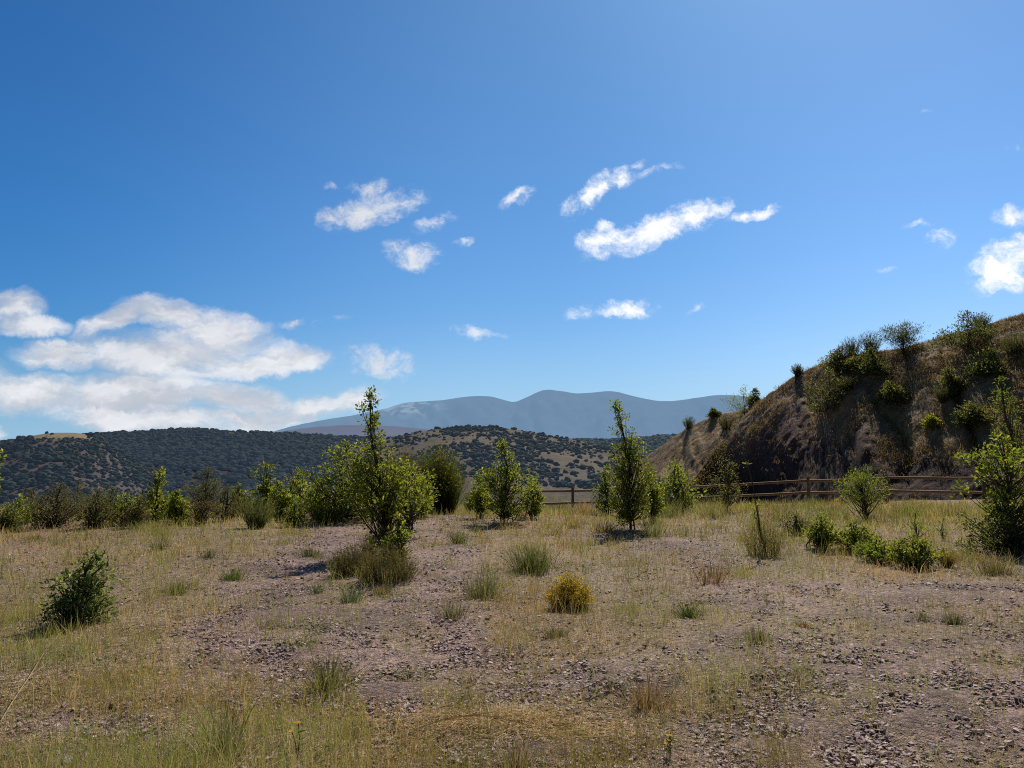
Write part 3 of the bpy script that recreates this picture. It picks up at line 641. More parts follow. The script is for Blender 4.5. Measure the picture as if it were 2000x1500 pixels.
# flowering cushion and small plants on the gravel
brm(1112, 1190, 1116, 96, 'rounded yellow flowering cushion bush alone on the gravel', 'flowering_bush', bs=.36, dome=.62, shoots=1100, w=.0045, leaves=2, leaf=.016, cols=[(.10, .10, .035), (.14, .12, .05), (.09, .07, .04)], flowers=4200, fsize=.015, fzone=.62,
    flower_cols=[(.78, .54, .06), (.62, .40, .05), (.85, .62, .10)])
SM = [
 (895, 1062, 1028, 34, 'round green tuft alone in the middle of the gravel path', [(.10, .12, .04), (.15, .16, .06)], 240),
 (606, 1088, 1060, 44, 'olive tuft on gravel left of the rockrose clump', [(.09, .11, .04), (.13, .13, .06)], 240),
 (455, 1134, 1098, 52, 'bright green tuft on the left gravel edge', [(.10, .16, .04), (.14, .18, .05)], 240),
 (345, 1162, 1126, 50, 'yellow green tuft at the left gravel edge', [(.15, .17, .05), (.2, .19, .07)], 220),
 (1040, 1112, 1052, 105, 'wide tall green grass patch behind the yellow cushion bush', [(.11, .14, .04), (.16, .17, .07), (.14, .16, .06)], 620),
 (1118, 1030, 1014, 30, 'small dark tuft beside the gravel near the narrow oak', [(.07, .08, .03), (.10, .11, .04)], 140),
 (1345, 1203, 1166, 46, 'dark green tuft on gravel right of the cushion bush', [(.08, .12, .03), (.12, .15, .04)], 240),
 (1865, 1216, 1188, 40, 'dark tuft alone on the right gravel', [(.08, .10, .04), (.13, .12, .06)], 200),
 (1800, 1208, 1188, 44, 'pale tuft left of the dark tuft on the right gravel', [(.16, .17, .07), (.14, .13, .06)], 160),
 (1088, 1244, 1212, 56, 'olive tuft in front of the yellow cushion bush', [(.11, .12, .05), (.17, .15, .07)], 220),
 (686, 1178, 1130, 42, 'pale sage tuft in front of the rockrose clump', [(.17, .21, .12), (.13, .17, .09)], 200),
 (618, 1160, 1122, 30, 'thin sage tuft at the edge of the oak shadow', [(.16, .2, .11), (.13, .17, .09)], 110),
 (745, 1160, 1132, 40, 'straw coloured tuft below the rockrose clump', [(.24, .18, .09), (.17, .14, .06)], 200),
 (885, 1205, 1165, 60, 'yellow green tuft left of the cushion bush', [(.16, .17, .06), (.2, .18, .08)], 240),
 (945, 1165, 1100, 90, 'tall pale grass clump beside the gravel path', [(.2, .2, .09), (.15, .17, .06)], 340),
 (310, 1075, 1045, 34, 'small olive tuft in the left dry grass', [(.10, .12, .05), (.08, .1, .04)], 160),
 (405, 1090, 1062, 34, 'grey green tuft above the left gravel', [(.11, .13, .07), (.13, .14, .07)], 160),
 (70, 1055, 1038, 40, 'dark little tuft in the far left dry grass', [(.08, .10, .04), (.1, .11, .05)], 140),
 (1390, 1140, 1062, 70, 'tall reddish dry weed stalks on the gravel edge', [(.20, .11, .06), (.25, .15, .08)], 130),
 (1265, 1385, 1300, 110, 'reddish dry grass clump in the right foreground', [(.24, .13, .07), (.28, .18, .09)], 220),
 (1480, 1252, 1210, 80, 'yellow grey grass clump in the right gravel', [(.19, .17, .08), (.16, .13, .07)], 220),
 (1690, 1322, 1305, 44, 'flat tan cushion on the right foreground gravel', [(.24, .18, .08), (.2, .14, .07)], 260),
 (1905, 1332, 1314, 40, 'flat orange cushion at the right foreground', [(.27, .15, .06), (.22, .13, .06)], 240),
 (1568, 1222, 1204, 30, 'small orange cushion on mid right gravel', [(.28, .15, .06), (.22, .13, .06)], 200),
 (1830, 1432, 1414, 34, 'tiny orange cushion in the lower right gravel', [(.27, .15, .07), (.2, .12, .06)], 180),
 (1012, 1500, 1420, 60, 'bleached straw tuft at the bottom middle', [(.34, .27, .17), (.25, .19, .11)], 220),
 (640, 1345, 1265, 90, 'leafy olive grass clump in the lower left middle', [(.14, .15, .05), (.2, .18, .08)], 300),
 (440, 1470, 1330, 70, 'tall green stalks in the lower left foreground', [(.13, .16, .06), (.18, .19, .08)], 130),
 (1085, 1004, 958, 80, 'tall straw and green grass clump at the left fence posts', [(.3, .25, .1), (.2, .22, .07)], 300),
 (1145, 1004, 966, 70, 'golden grass clump along the fence left of the narrow oak', [(.42, .3, .13), (.34, .24, .1)], 300),
 (1300, 1010, 958, 90, 'tall green grass clump by the fence right of the narrow oak', [(.2, .24, .07), (.3, .28, .1)], 320),
 (1395, 1010, 962, 90, 'pale green grass clump under the olive sapling', [(.26, .27, .1), (.36, .32, .14)], 320),
 (1520, 1012, 968, 90, 'mixed grass clump by the fence post below the bank', [(.22, .24, .08), (.4, .32, .15)], 300),
 (1630, 1012, 972, 80, 'short green grass clump left of the feathery sapling', [(.2, .24, .07), (.3, .3, .1)], 260),
 (1770, 1008, 966, 90, 'green grass clump right of the feathery sapling by the fence', [(.2, .25, .07), (.33, .3, .12)], 300),
 (1850, 1008, 970, 80, 'straw grass clump at the fence near the right edge oak', [(.42, .33, .15), (.28, .25, .09)], 280),
 (1180, 1040, 1006, 60, 'golden grass clump at the foot of the dark low bush', [(.42, .3, .13), (.34, .24, .1)], 240),
 (1275, 1046, 996, 60, 'upright green grass clump right of the narrow oak trunk', [(.2, .24, .07), (.28, .28, .1)], 220),
 (1945, 1120, 1078, 90, 'ochre grass hummock under the dark right bush', [(.22, .17, .07), (.15, .15, .05)], 320),
]
for a, b, tp, w, lab, cs, n in SM:
    flat = (b - tp) < 20
    tus(a, b, tp, w, lab, n=n, cols=[np.array(c) for c in cs], w=.0035 + .0003 * depth(at(a, b)), spread=1.1 if flat else .6, bend=.6 if flat else .35)

# yellow wild flowers
def flower(px, py, top, label, seed, heads):
    rng = np.random.default_rng(seed); p, H, _ = place(px, py, top, 10)
    t = thing('yellow_flower', p, label, 'flower', 'yellow wild flowers')
    mb = MB(); st = MB()
    for k in range(heads):
        e = np.array([rng.normal() * .03 * (k > 0), rng.normal() * .03 * (k > 0), H * (1 - .22 * k)])
        q = np.linspace(0, 1, 6)[:, None]; pts = q * e + np.sin(q * 3) * [.008, .004, 0]; pts[0, 2] = -.03
        st.add(*tube(pts, np.full(6, .0022), 5), (.12, .16, .05))
        n = 14; a = np.arange(n) / n * 6.283; d = np.stack([np.cos(a), np.sin(a), np.full(n, .25)], -1)
        mb.add(*scatter(LEAF_V, LEAF_F, e[None].repeat(n, 0), basis(d, np.tile([0, 0, 1.0], (n, 1))), np.full(n, .02), palette(n, [(.75, .42, .01), (.8, .5, .02)], rng, .05)))
    n = 14; hh = rng.uniform(.15, .8, n); d = unit(n, rng) + [0, 0, .8]
    st.add(*scatter(SLIM_V, LEAF_F, np.stack([0 * hh, 0 * hh, hh * H], -1), basis(d, unit(n, rng)), rng.uniform(.03, .06, n), palette(n, [(.12, .16, .05)], rng)))
    st.build('stem', M_SHRUB, t); mb.build('petals', M_FLOWER, t)
flower(580, 1490, 1416, 'single yellow daisy on a stalk in the lower left grass', 5, 2)
flower(1308, 1482, 1440, 'short yellow flowered weed at the bottom right of centre', 6, 3)
flower(452, 1062, 1040, 'tiny yellow flowers in the far left dry grass', 7, 4)

# fallen straw stalks
def stalk(pts, label, r=.004, c=(.42, .32, .17)):
    P = np.array([at(a, b) + np.array([0, 0, .03]) for a, b in pts]); q = np.linspace(0, 1, 12)
    k = np.linspace(0, 1, len(P)); X = np.stack([np.interp(q, k, P[:, j]) for j in range(3)], -1)
    X[:, 2] += np.sin(q * 3.14) * .05
    o0 = X[0].copy(); mb = MB(); v, f = tube(X - o0, r * (1.1 - .6 * q), 5); mb.add(v, f, c)
    for s_ in range(5):
        i = 3 + s_ * 2 % 8; e = X[i] - o0; d = (X[min(i + 2, 11)] - X[i]) * 1.2 + R.normal(size=3) * .05; d[2] = abs(d[2]) * .3
        v, f = tube(np.array([e, e + d * .5, e + d]), np.array([r * .6, r * .5, r * .2]), 4); mb.add(v, f, c)
    o = mb.build('straw_stalk', M_GRASS); o.location = o0; tag(o, label, 'stalk', 'fallen dry stalks')
stalk([(808, 1437), (880, 1428), (960, 1425), (1040, 1430)], 'long yellow straw stalk lying across the bottom middle', .0045, (.6, .47, .25))
stalk([(765, 1395), (780, 1425), (795, 1452)], 'short bleached stalk left of the long straw stalk', .004)
stalk([(832, 1432), (860, 1408), (910, 1398)], 'curved thin stalk branching off the long straw stalk', .003)
stalk([(1180, 1352), (1208, 1368), (1222, 1376)], 'grey stick lying on gravel right of centre', .006, (.2, .16, .14))
stalk([(1150, 1378), (1200, 1376), (1215, 1374)], 'second grey stick beside the first on gravel', .005, (.24, .2, .17))
stalk([(1085, 1428), (1120, 1412), (1150, 1402)], 'pale stalk right of the orange straw litter', .004)
stalk([(0, 1420), (60, 1340), (105, 1252)], 'tall bent yellow stalk in the left foreground', .0028, (.65, .52, .26))

# ------------------------------------------------------------------ bushes on the bank
def on_bank(px, py, HEAP):
    """nearest bank point along a sight line"""
    d = cam_dir(px, py); a = math.atan2(d[0], d[1]); hd = math.hypot(d[0], d[1])
    u = np.linspace(0, 1.02, 500); P = HEAP.pos(np.full(500, a), u)
    e = (P[:, 2] - CAM[2]) / np.hypot(P[:, 0], P[:, 1]); k = int(np.argmax(e >= d[2] / hd)) if (e >= d[2] / hd).any() else int(np.argmax(e))
    return P[k]
BUSH = [
 (1395, 812, 797, 20, 'tiny dark tree on the low left end of the bank', 'o'),
 (1345, 836, 815, 26, 'twiggy sprout at the foot of the bank skyline', 't'),
 (1455, 808, 764, 72, 'bright green bush on the bank edge above the gully', 'g'),
 (1475, 782, 748, 26, 'small dark tree behind the bright green edge bush', 'o'),
 (1558, 734, 712, 24, 'lone twiggy sprout half way up the bank skyline', 't'),
 (1635, 722, 682, 56, 'grey green bush where the bank skyline flattens', 'o'),
 (1665, 690, 655, 40, 'first airy bush on the bank crest', 't'),
 (1702, 690, 650, 44, 'second airy bush on the bank crest', 't'),
 (1765, 692, 640, 84, 'large spiky bush on the bank crest', 'c'),
 (1895, 676, 618, 92, 'big dark bush under the highest crest', 'o'),
 (1915, 640, 612, 40, 'leafy sprout above the big dark crest bush', 't'),
 (1618, 800, 728, 84, 'broad dark bush in the upper middle of the bank', 'o'),
 (1710, 730, 684, 52, 'dark bush below the second airy crest bush', 'o'),
 (1745, 785, 750, 46, 'small rounded bush in the middle of the bank', 'o'),
 (1868, 770, 718, 52, 'grey green bush below the big dark crest bush', 'o'),
 (1845, 785, 755, 36, 'thin bush beside the grey green one on the bank', 't'),
 (1418, 838, 812, 36, 'olive tuft on the low shoulder of the bank', 't'),
 (1820, 836, 815, 34, 'little green bush low on the bank', 'g'),
 (1655, 762, 735, 44, 'straggly bush right of the broad dark bank bush', 't'),
 (1985, 690, 650, 60, 'brown bush near the right edge of the bank', 't'),
 (1672, 720, 690, 50, 'dark bush hanging under the first airy crest bush', 'o'),
 (1925, 730, 684, 70, 'dark bush lower right of the big dark crest bush', 'o'),
 (1900, 830, 792, 60, 'dull bush low on the right of the bank', 'o'),
]
for a, b, tp, w, lab, k in BUSH:
    p = on_bank(a, b, LOBE if a < 1480 else HEAP); p = p - [0, 0, .1]; sd[0] += 1; H = m_px(b - tp, p) * 1.2; W = m_px(w, p) * 1.05
    if k == 'o': leafy('bank_bush', p, H * R.uniform(.8, 1.0), W * R.uniform(1.1, 1.45), lab, 'bush', profile=[[(0, 1), (.3, 1), (.6, .8), (.85, .5), (1, .15)], [(0, .9), (.25, 1), (.55, .9), (.75, .75), (.9, .4), (1, .1)], [(0, 1.1), (.25, 1), (.5, .8), (.75, .6), (1, .2)]][sd[0] % 3], lean=(float(R.normal() * .3), 0), clumps=70, per=60, leaf=.13, cr=.17 * W + .1, cols=[[(.08, .095, .036), (.11, .125, .045)], [(.10, .105, .05), (.125, .125, .06)], [(.07, .092, .034), (.10, .12, .04)]][sd[0] % 3], tip=[(.2, .23, .08)], tipf=.4, seed=sd[0], group='bushes on the bank', mat=M_SHRUB, stems=3)
    elif k == 'c': leafy('bank_bush', p, H, W, lab, 'bush', clumps=80, per=60, leaf=.13, cr=.13 * W + .05, profile=[(0, .35), (.3, .7), (.6, 1), (.85, .9), (1, .5)], cols=[(.06, .075, .03), (.09, .10, .045)], tip=[(.15, .17, .07)], tipf=.3, seed=sd[0], group='bushes on the bank', mat=M_SHRUB, stems=7, slim=True, up=.8)
    elif k == 'g': leafy('bank_bush', p, H, W, lab, 'bush', clumps=50, per=40, leaf=.12, cr=.16 * W + .1, cols=OAK[1:], tip=OAK_TIP, tipf=.5, seed=sd[0], group='bushes on the bank', stems=3)
    else: broom('bank_bush', p, H, W * 1.1, lab, shoots=170, w=.022, leaves=7, leaf=.11, cols=[(.05, .065, .03), (.07, .08, .035), (.09, .085, .045)], seed=sd[0], group='bushes on the bank', cat='bush')

# ------------------------------------------------------------------ post and rail fence
WOOD = [(.21, .13, .07), (.26, .165, .09), (.165, .105, .065)]
M_WOOD = col_mat('weathered_wood', .8, .35, 14, .004, .2)
def build_fence():
    xy = [(-1.1, 30.3), (.86, 31.0), (2.5, 32.0), (4.7, 32.6), (7.0, 33.0), (9.2, 31.6), (11.45, 30.0), (13.85, 28.7), (16.4, 27.0), (18.8, 25.4), (21.2, 23.9)]
    P = [np.array([x, y, float(z_base(x, y))]) for x, y in xy]
    o0 = P[4]; t = thing('wooden_fence', o0, 'brown post and rail fence running along the toe of the bank', 'fence')
    for i, p in enumerate(P):
        q = p - o0; h = 1.12 + R.uniform(-.03, .03); tilt = R.normal(size=2) * .015
        pts = np.array([q + [0, 0, -.3], q + [0, 0, .4], q + [tilt[0], tilt[1], h - .03], q + [tilt[0], tilt[1], h], q + [tilt[0], tilt[1], h + .004]])
        mb = MB(); v, f = tube(pts, np.array([.062, .06, .057, .045, .002]), 10); mb.add(v, f, WOOD[i % 3]); mb.build('post', M_WOOD, t, True)
    for i in range(len(P) - 1):
        a, b = P[i] - o0, P[i + 1] - o0
        for h in (.5, .97):
            s_ = np.linspace(0, 1, 8)[:, None]; pts = a * (1 - s_) + b * s_ + [0, 0, h]; pts[:, 2] += R.normal() * .012 + np.sin(s_[:, 0] * 3.14) * R.uniform(-.02, .01)
            mb = MB(); v, f = tube(pts, np.full(8, .05) * R.uniform(.92, 1.08, 8), 8); mb.add(v, f, np.array(WOOD[int(R.integers(3))]) * R.uniform(.9, 1.25)); mb.build('rail', M_WOOD, t, True)
build_fence()

# ------------------------------------------------------------------ grass, litter and gravel of the terrace (uncountable)
def field(n, dmin, dmax, k=.55, az=40):
    a = np.radians(R.uniform(-az, az, n)); m = R.random(n) < k
    d = np.where(m, 1 / R.uniform(1 / dmax, 1 / dmin, n), np.sqrt(R.uniform(dmin ** 2, dmax ** 2, n)))
    return d * np.sin(a), d * np.cos(a), d
def tuftfield(n, per, hmin, hmax, cols, thr, dens, bend=.5, lay=.35, rad=.05, wmul=1.0, dmin=3.0, dmax=34, k=.5):
    x, y, d = field(n, dmin, dmax, k)
    g = dens(x, y); keep = (R.random(n) < g) & (y - .5 * x < 36); x, y, d = x[keep], y[keep], d[keep]
    m = len(x) * per; i = np.repeat(np.arange(len(x)), per)
    r_ = rad * (1 + d[i] * .06)
    px_ = x[i] + R.normal(size=m) * r_; py_ = y[i] + R.normal(size=m) * r_
    pos = np.stack([px_, py_, z_base(px_, py_) - .012], -1)
    ln = R.normal(size=(m, 3)) * lay + [0, 0, 1]; ln[:, 2] = np.abs(ln[:, 2]) + .05; ln /= np.linalg.norm(ln, axis=1, keepdims=True)
    hs = R.uniform(hmin, hmax, len(x))[i] * R.uniform(.5, 1.15, m)
    wd = np.maximum(.0022, d[i] * .00042) * wmul * R.uniform(.7, 1.3, m)
    tone = fbm(x / 2.2, y / 2.2, 121)
    c = (.45 * palette(m, cols, R) + .55 * palette(len(x), cols, R, .28)[i]) * (.7 + .6 * tone)[i][:, None]
    red = smooth(.45, .7, fbm(x / 1.4 + 9, y / 1.4, 131))[i][:, None]
    c = c * (1 - red + red * np.array([1.04, .89, .80]))
    return blades(pos, ln, hs, wd, R.uniform(0, bend, m), c)
def patch(x, y, s): return .10 + 1.2 * smooth(.44, .58, fbm(x / .9, y / .9, s)) * (.5 + .5 * smooth(.4, .55, vnoise(x / .35, y / .35, s + 3)))
def green_zone(x, y):
    az = np.degrees(np.arctan2(x, y)); d = np.hypot(x, y)
    return np.clip(.25 + .55 * smooth(-4, -16, az) * smooth(14, 8, d) + .5 * smooth(18, 24, d) + .35 * smooth(6, 16, az) * smooth(12, 17, d) + .5 * (fbm(x / 2, y / 2, 141) - .5), .03, 1)

DRY = [(.56, .43, .23), (.48, .35, .175), (.64, .54, .33), (.43, .28, .15)]
GRN = [(.28, .32, .07), (.38, .38, .11), (.2, .25, .06)]
mb = MB()
mb.add(*tuftfield(42000, 7, .03, .11, DRY, 0, lambda x, y: grassiness(x, y) * patch(x, y, 221) * .9, lay=.7, bend=.7))
mb.add(*tuftfield(24000, 6, .12, .36, DRY, 0, lambda x, y: grassiness(x, y) ** 1.3 * patch(x, y, 223) * (.4 + .25 * smooth(9, 17, np.hypot(x, y))), lay=.28, bend=.4, rad=.07))
mb.add(*tuftfield(30000, 4, .03, .15, DRY, 0, lambda x, y: (.04 + .6 * grassiness(x, y)) * (.3 + 1.2 * smooth(.4, .65, fbm(x / .6, y / .6, 215))), lay=2.6, bend=.15, rad=.09))        # fallen straw
tag(mb.build('dry_grass', M_GRASS), 'tan dry grass and fallen straw over the terrace', kind='stuff')
mb = MB()
mb.add(*tuftfield(30000, 6, .04, .15, GRN, 0, lambda x, y: grassiness(x, y) * green_zone(x, y) * patch(x, y, 225), lay=.45, bend=.5))
mb.add(*tuftfield(17000, 6, .15, .42, GRN, 0, lambda x, y: grassiness(x, y) ** 1.2 * green_zone(x, y) * patch(x, y, 227), lay=.2, bend=.35, rad=.06))
mb.add(*tuftfield(26000, 3, .12, .42, GRN + [(.36, .30, .12)], 0, lambda x, y: .05 + .4 * smooth(.47, .63, fbm(x / 1.3, y / 1.3, 241)), lay=.16, bend=.3, rad=.05, wmul=.8))
mb.add(*tuftfield(12000, 7, .06, .26, GRN, 0, lambda x, y: smooth(-1.2, -2.4, x) * smooth(11, 6, y) * (.06 + .94 * smooth(.5, .58, fbm(x / .7, y / .7, 243))), lay=.3, bend=.5, rad=.06, dmax=14))
mb.add(*tuftfield(2600, 30, .12, .40, GRN + [(.40, .32, .13), (.3, .22, .1)], 0, lambda x, y: (.10 + .75 * grassiness(x, y)) * (.2 + .8 * smooth(.42, .6, fbm(x / 1.6, y / 1.6, 251))), lay=.3, bend=.45, rad=.055, dmax=30))
mb.add(*tuftfield(2200, 22, .03, .09, [(.42, .30, .13), (.46, .26, .12), (.3, .28, .1)], 0, lambda x, y: np.full(x.shape, .55), lay=.8, bend=.5, rad=.05, dmax=26))
tag(mb.build('green_grass', M_GRASS), 'yellow green grass growing through the dry grass', kind='stuff')
# straw patch at the bottom middle
mb = MB(); n = 2200; q0 = at(1000, 1412); px_ = q0[0] + R.normal(size=n) * .42; py_ = q0[1] + R.normal(size=n) * .17
pos = np.stack([px_, py_, z_base(px_, py_) + .022], -1); d = R.normal(size=(n, 3)) * [1, .6, .08]; d /= np.linalg.norm(d, axis=1, keepdims=True)
mb.add(*blades(pos, d, R.uniform(.04, .14, n), np.full(n, .005), R.uniform(0, .2, n), palette(n, [(.62, .44, .22), (.70, .54, .30), (.5, .32, .14)], R)))
tag(mb.build('straw_litter', M_GRASS), 'orange straw litter on the gravel at the bottom middle', kind='stuff')
# gravel chips
CH_V = np.array([[-1, -.8, -.5], [.8, -1, -.5], [1, .7, -.5], [-.7, 1, -.5], [-.8, -.6, .5], [.6, -.8, .4], [.8, .5, .55], [-.6, .8, .4]], float) * .5
CH_F = np.array([[0, 3, 2, 1], [4, 5, 6, 7], [0, 1, 5, 4], [1, 2, 6, 5], [2, 3, 7, 6], [3, 0, 4, 7]])
STONEC = [(.285, .18, .163), (.36, .24, .218), (.15, .096, .09), (.44, .335, .31)]
def chips(n, smin, smax, cols, dens, pw=2.2, dmax=26):
    x, y, d = field(n, 3.0, dmax, .75)
    keep = R.random(n) < dens(x, y); x, y, d = x[keep], y[keep], d[keep]; m = len(x)
    s_ = (smin + (smax - smin) * R.random(m) ** pw) * (1 + d * .025)
    a = R.random(m) * 6.283; yv = np.stack([np.cos(a), np.sin(a), R.normal(size=m) * .22], -1); up_ = R.normal(size=(m, 3)) * .3 + [0, 0, 1]
    rot = basis(yv, up_); pos = np.stack([x, y, z_base(x, y) + s_ * .12], -1)
    sc3 = np.stack([s_ * R.uniform(.6, 1, m), s_ * R.uniform(.8, 1.5, m), s_ * R.uniform(.3, .6, m)], -1)
    v, f, c = scatter(CH_V, CH_F, pos, rot, sc3, palette(m, cols, R, .22))
    return v + R.normal(size=v.shape) * np.repeat(s_, 8)[:, None] * .07, f, c
mb = MB()
mb.add(*chips(250000, .007, .036, STONEC, lambda x, y: (1.05 - .85 * grassiness(x, y)) * (.35 + .9 * smooth(.35, .6, fbm(x / .7, y / .7, 211))), 3.1))
mb.add(*chips(3200, .01, .034, [(.34, .29, .27), (.27, .23, .22)], lambda x, y: 1.0 - .9 * grassiness(x, y)))
tag(mb.build('gravel', M_STONE), 'purple brown slate gravel chips on the bare ground', kind='stuff')

# larger loose stones one can tell from the gravel
SV, SF = ico(2)
ST = []
for k in range(4):
    v = SV * [1, .72, .45]; dd = 1 + .28 * np.array([np.dot(SV, unit(1, R)[0]) for _ in range(3)]).clip(-.4, .4).sum(0) * .8; v = v * dd[:, None]
    for _ in range(7):
        nrm = unit(1, R)[0]; h = R.uniform(.3, .5); t_ = (v @ nrm - h).clip(0, None); v = v - t_[:, None] * nrm
    ST.append(v)
STM = {}
for sx, (cc, lab) in enumerate([((.36, .32, .30), 'pale loose stone lying on the purple gravel'), ((.10, .08, .085), 'dark loose stone lying on the purple gravel')]):
    for k in range(4): STM[sx, k] = make_mesh('stone', ST[k], [SF], np.tile(cc, (len(SV), 1))); STM[sx, k].materials.append(M_STONE)
STONES = [(735, 1230, 0, 18), (1207, 1382, 0, 26), (1378, 1452, 0, 24), (1760, 1392, 0, 22), (1720, 1315, 0, 18), (1555, 1238, 0, 18), (1665, 1295, 0, 16), (1935, 1340, 0, 16), (1690, 1352, 0, 12), (1870, 1405, 0, 26), (120, 1405, 0, 18), (165, 1425, 0, 14), (130, 1488, 0, 28),
          (1640, 1440, 1, 20), (1610, 1294, 1, 18), (1650, 1294, 1, 22), (1480, 1322, 1, 18), (1530, 1432, 1, 24), (1990, 1372, 1, 40), (1895, 1340, 1, 22), (1920, 1348, 1, 16), (800, 1320, 1, 16), (880, 1290, 1, 14), (1270, 1430, 1, 22), (1785, 1350, 1, 14), (1685, 1438, 1, 20)]
for q, (a, b, sx, w) in enumerate(STONES):
    p = at(a, b); o = bpy.data.objects.new('stone', STM[sx, q % 4]); col.objects.link(o); s_ = m_px(w, p) * .55
    o.location = p + np.array([0, 0, s_ * .2]); o.scale = (s_, s_, s_); o.rotation_euler = (float(R.normal() * .15), float(R.normal() * .15), float(R.random() * 6.28))
    tag(o, ['pale loose stone lying on the purple gravel', 'dark loose stone lying on the purple gravel'][sx], 'stone', ['pale stones on the gravel', 'dark stones on the gravel'][sx])

# ------------------------------------------------------------------ sun, sky and clouds
SUN_EL, SUN_AZ = math.radians(45), math.radians(17)      # azimuth to the right of the view direction
L_ = bpy.data.lights.new('sun', 'SUN'); L_.energy = 5.0; L_.angle = math.radians(.53); L_.color = (1, .93, .81)
so = bpy.data.objects.new('sun', L_); col.objects.link(so)
sdir = Vector((math.cos(SUN_EL) * math.sin(SUN_AZ), math.cos(SUN_EL) * math.cos(SUN_AZ), math.sin(SUN_EL)))
so.rotation_euler = sdir.to_track_quat('Z', 'Y').to_euler()

W = bpy.data.worlds.new('World'); sc.world = W; W.use_nodes = True
nt = W.node_tree; N = nt.nodes; L = nt.links; N.clear()
sky = N.new('ShaderNodeTexSky'); sky.sky_type = 'NISHITA'; sky.sun_disc = False
sky.sun_elevation = SUN_EL; sky.sun_rotation = SUN_AZ; sky.altitude = 1000; sky.air_density = 1.0; sky.dust_density = .6; sky.ozone_density = 2.0
tc = N.new('ShaderNodeTexCoord')
def math_(op, a, b=None, c=None):
    n = N.new('ShaderNodeMath'); n.operation = op
    for i, q in enumerate((a, b, c)):
        if q is None: continue
        if isinstance(q, (int, float)): n.inputs[i].default_value = q
        else: L.new(q, n.inputs[i])
    return n.outputs[0]
sep = N.new('ShaderNodeSeparateXYZ'); L.new(tc.outputs['Generated'], sep.inputs[0])
yy = math_('MAXIMUM', sep.outputs[1], .05)
U_ = math_('DIVIDE', sep.outputs[0], yy); V_ = math_('DIVIDE', sep.outputs[2], yy)
cmb = N.new('ShaderNodeCombineXYZ'); L.new(U_, cmb.inputs[0]); L.new(V_, cmb.inputs[1])
def noise(vec, scale, detail, rough, off=(0, 0, 0), sc3=(1, 1, 1)):
    mp = N.new('ShaderNodeMapping'); mp.inputs['Location'].default_value = off; mp.inputs['Scale'].default_value = sc3; L.new(vec, mp.inputs[0])
    n = N.new('ShaderNodeTexNoise'); n.inputs['Scale'].default_value = scale; n.inputs['Detail'].default_value = detail; n.inputs['Roughness'].default_value = rough
    L.new(mp.outputs[0], n.inputs['Vector']); return n
wn = noise(cmb.outputs[0], 9, 5, .6)
sb = N.new('ShaderNodeVectorMath'); sb.operation = 'SUBTRACT'; sb.inputs[1].default_value = (.5, .5, .5); L.new(wn.outputs['Color'], sb.inputs[0])
scl = N.new('ShaderNodeVectorMath'); scl.operation = 'SCALE'; scl.inputs['Scale'].default_value = .035; L.new(sb.outputs[0], scl.inputs[0])
wa0 = N.new('ShaderNodeVectorMath'); wa0.operation = 'ADD'; L.new(cmb.outputs[0], wa0.inputs[0]); L.new(scl.outputs[0], wa0.inputs[1])
wn2 = noise(wa0.outputs[0], 42, 6, .65, (5, 5, 0))
sb2 = N.new('ShaderNodeVectorMath'); sb2.operation = 'SUBTRACT'; sb2.inputs[1].default_value = (.5, .5, .5); L.new(wn2.outputs['Color'], sb2.inputs[0])
sc2 = N.new('ShaderNodeVectorMath'); sc2.operation = 'SCALE'; sc2.inputs['Scale'].default_value = .022; L.new(sb2.outputs[0], sc2.inputs[0])
wad = N.new('ShaderNodeVectorMath'); wad.operation = 'ADD'; L.new(wa0.outputs[0], wad.inputs[0]); L.new(sc2.outputs[0], wad.inputs[1])
def uv(px, py):
    d = cam_dir(px, py); return d[0] / d[1], d[2] / d[1]
def blobfield(lst, vec=None):
    acc = None; vec = vec or wad.outputs[0]
    for px, py, rx, ry, rot, s in lst:
        u, v = uv(px, py)
        mp = N.new('ShaderNodeMapping'); mp.vector_type = 'TEXTURE'; mp.inputs['Location'].default_value = (u, v, 0); mp.inputs['Rotation'].default_value = (0, 0, math.radians(rot))
        mp.inputs['Scale'].default_value = (rx / F, ry / F, 1); L.new(vec, mp.inputs[0])
        ln = N.new('ShaderNodeVectorMath'); ln.operation = 'LENGTH'; L.new(mp.outputs[0], ln.inputs[0])
        val = math_('MULTIPLY_ADD', ln.outputs['Value'], -s, s)
        acc = val if acc is None else math_('MAXIMUM', acc, val)
    return acc
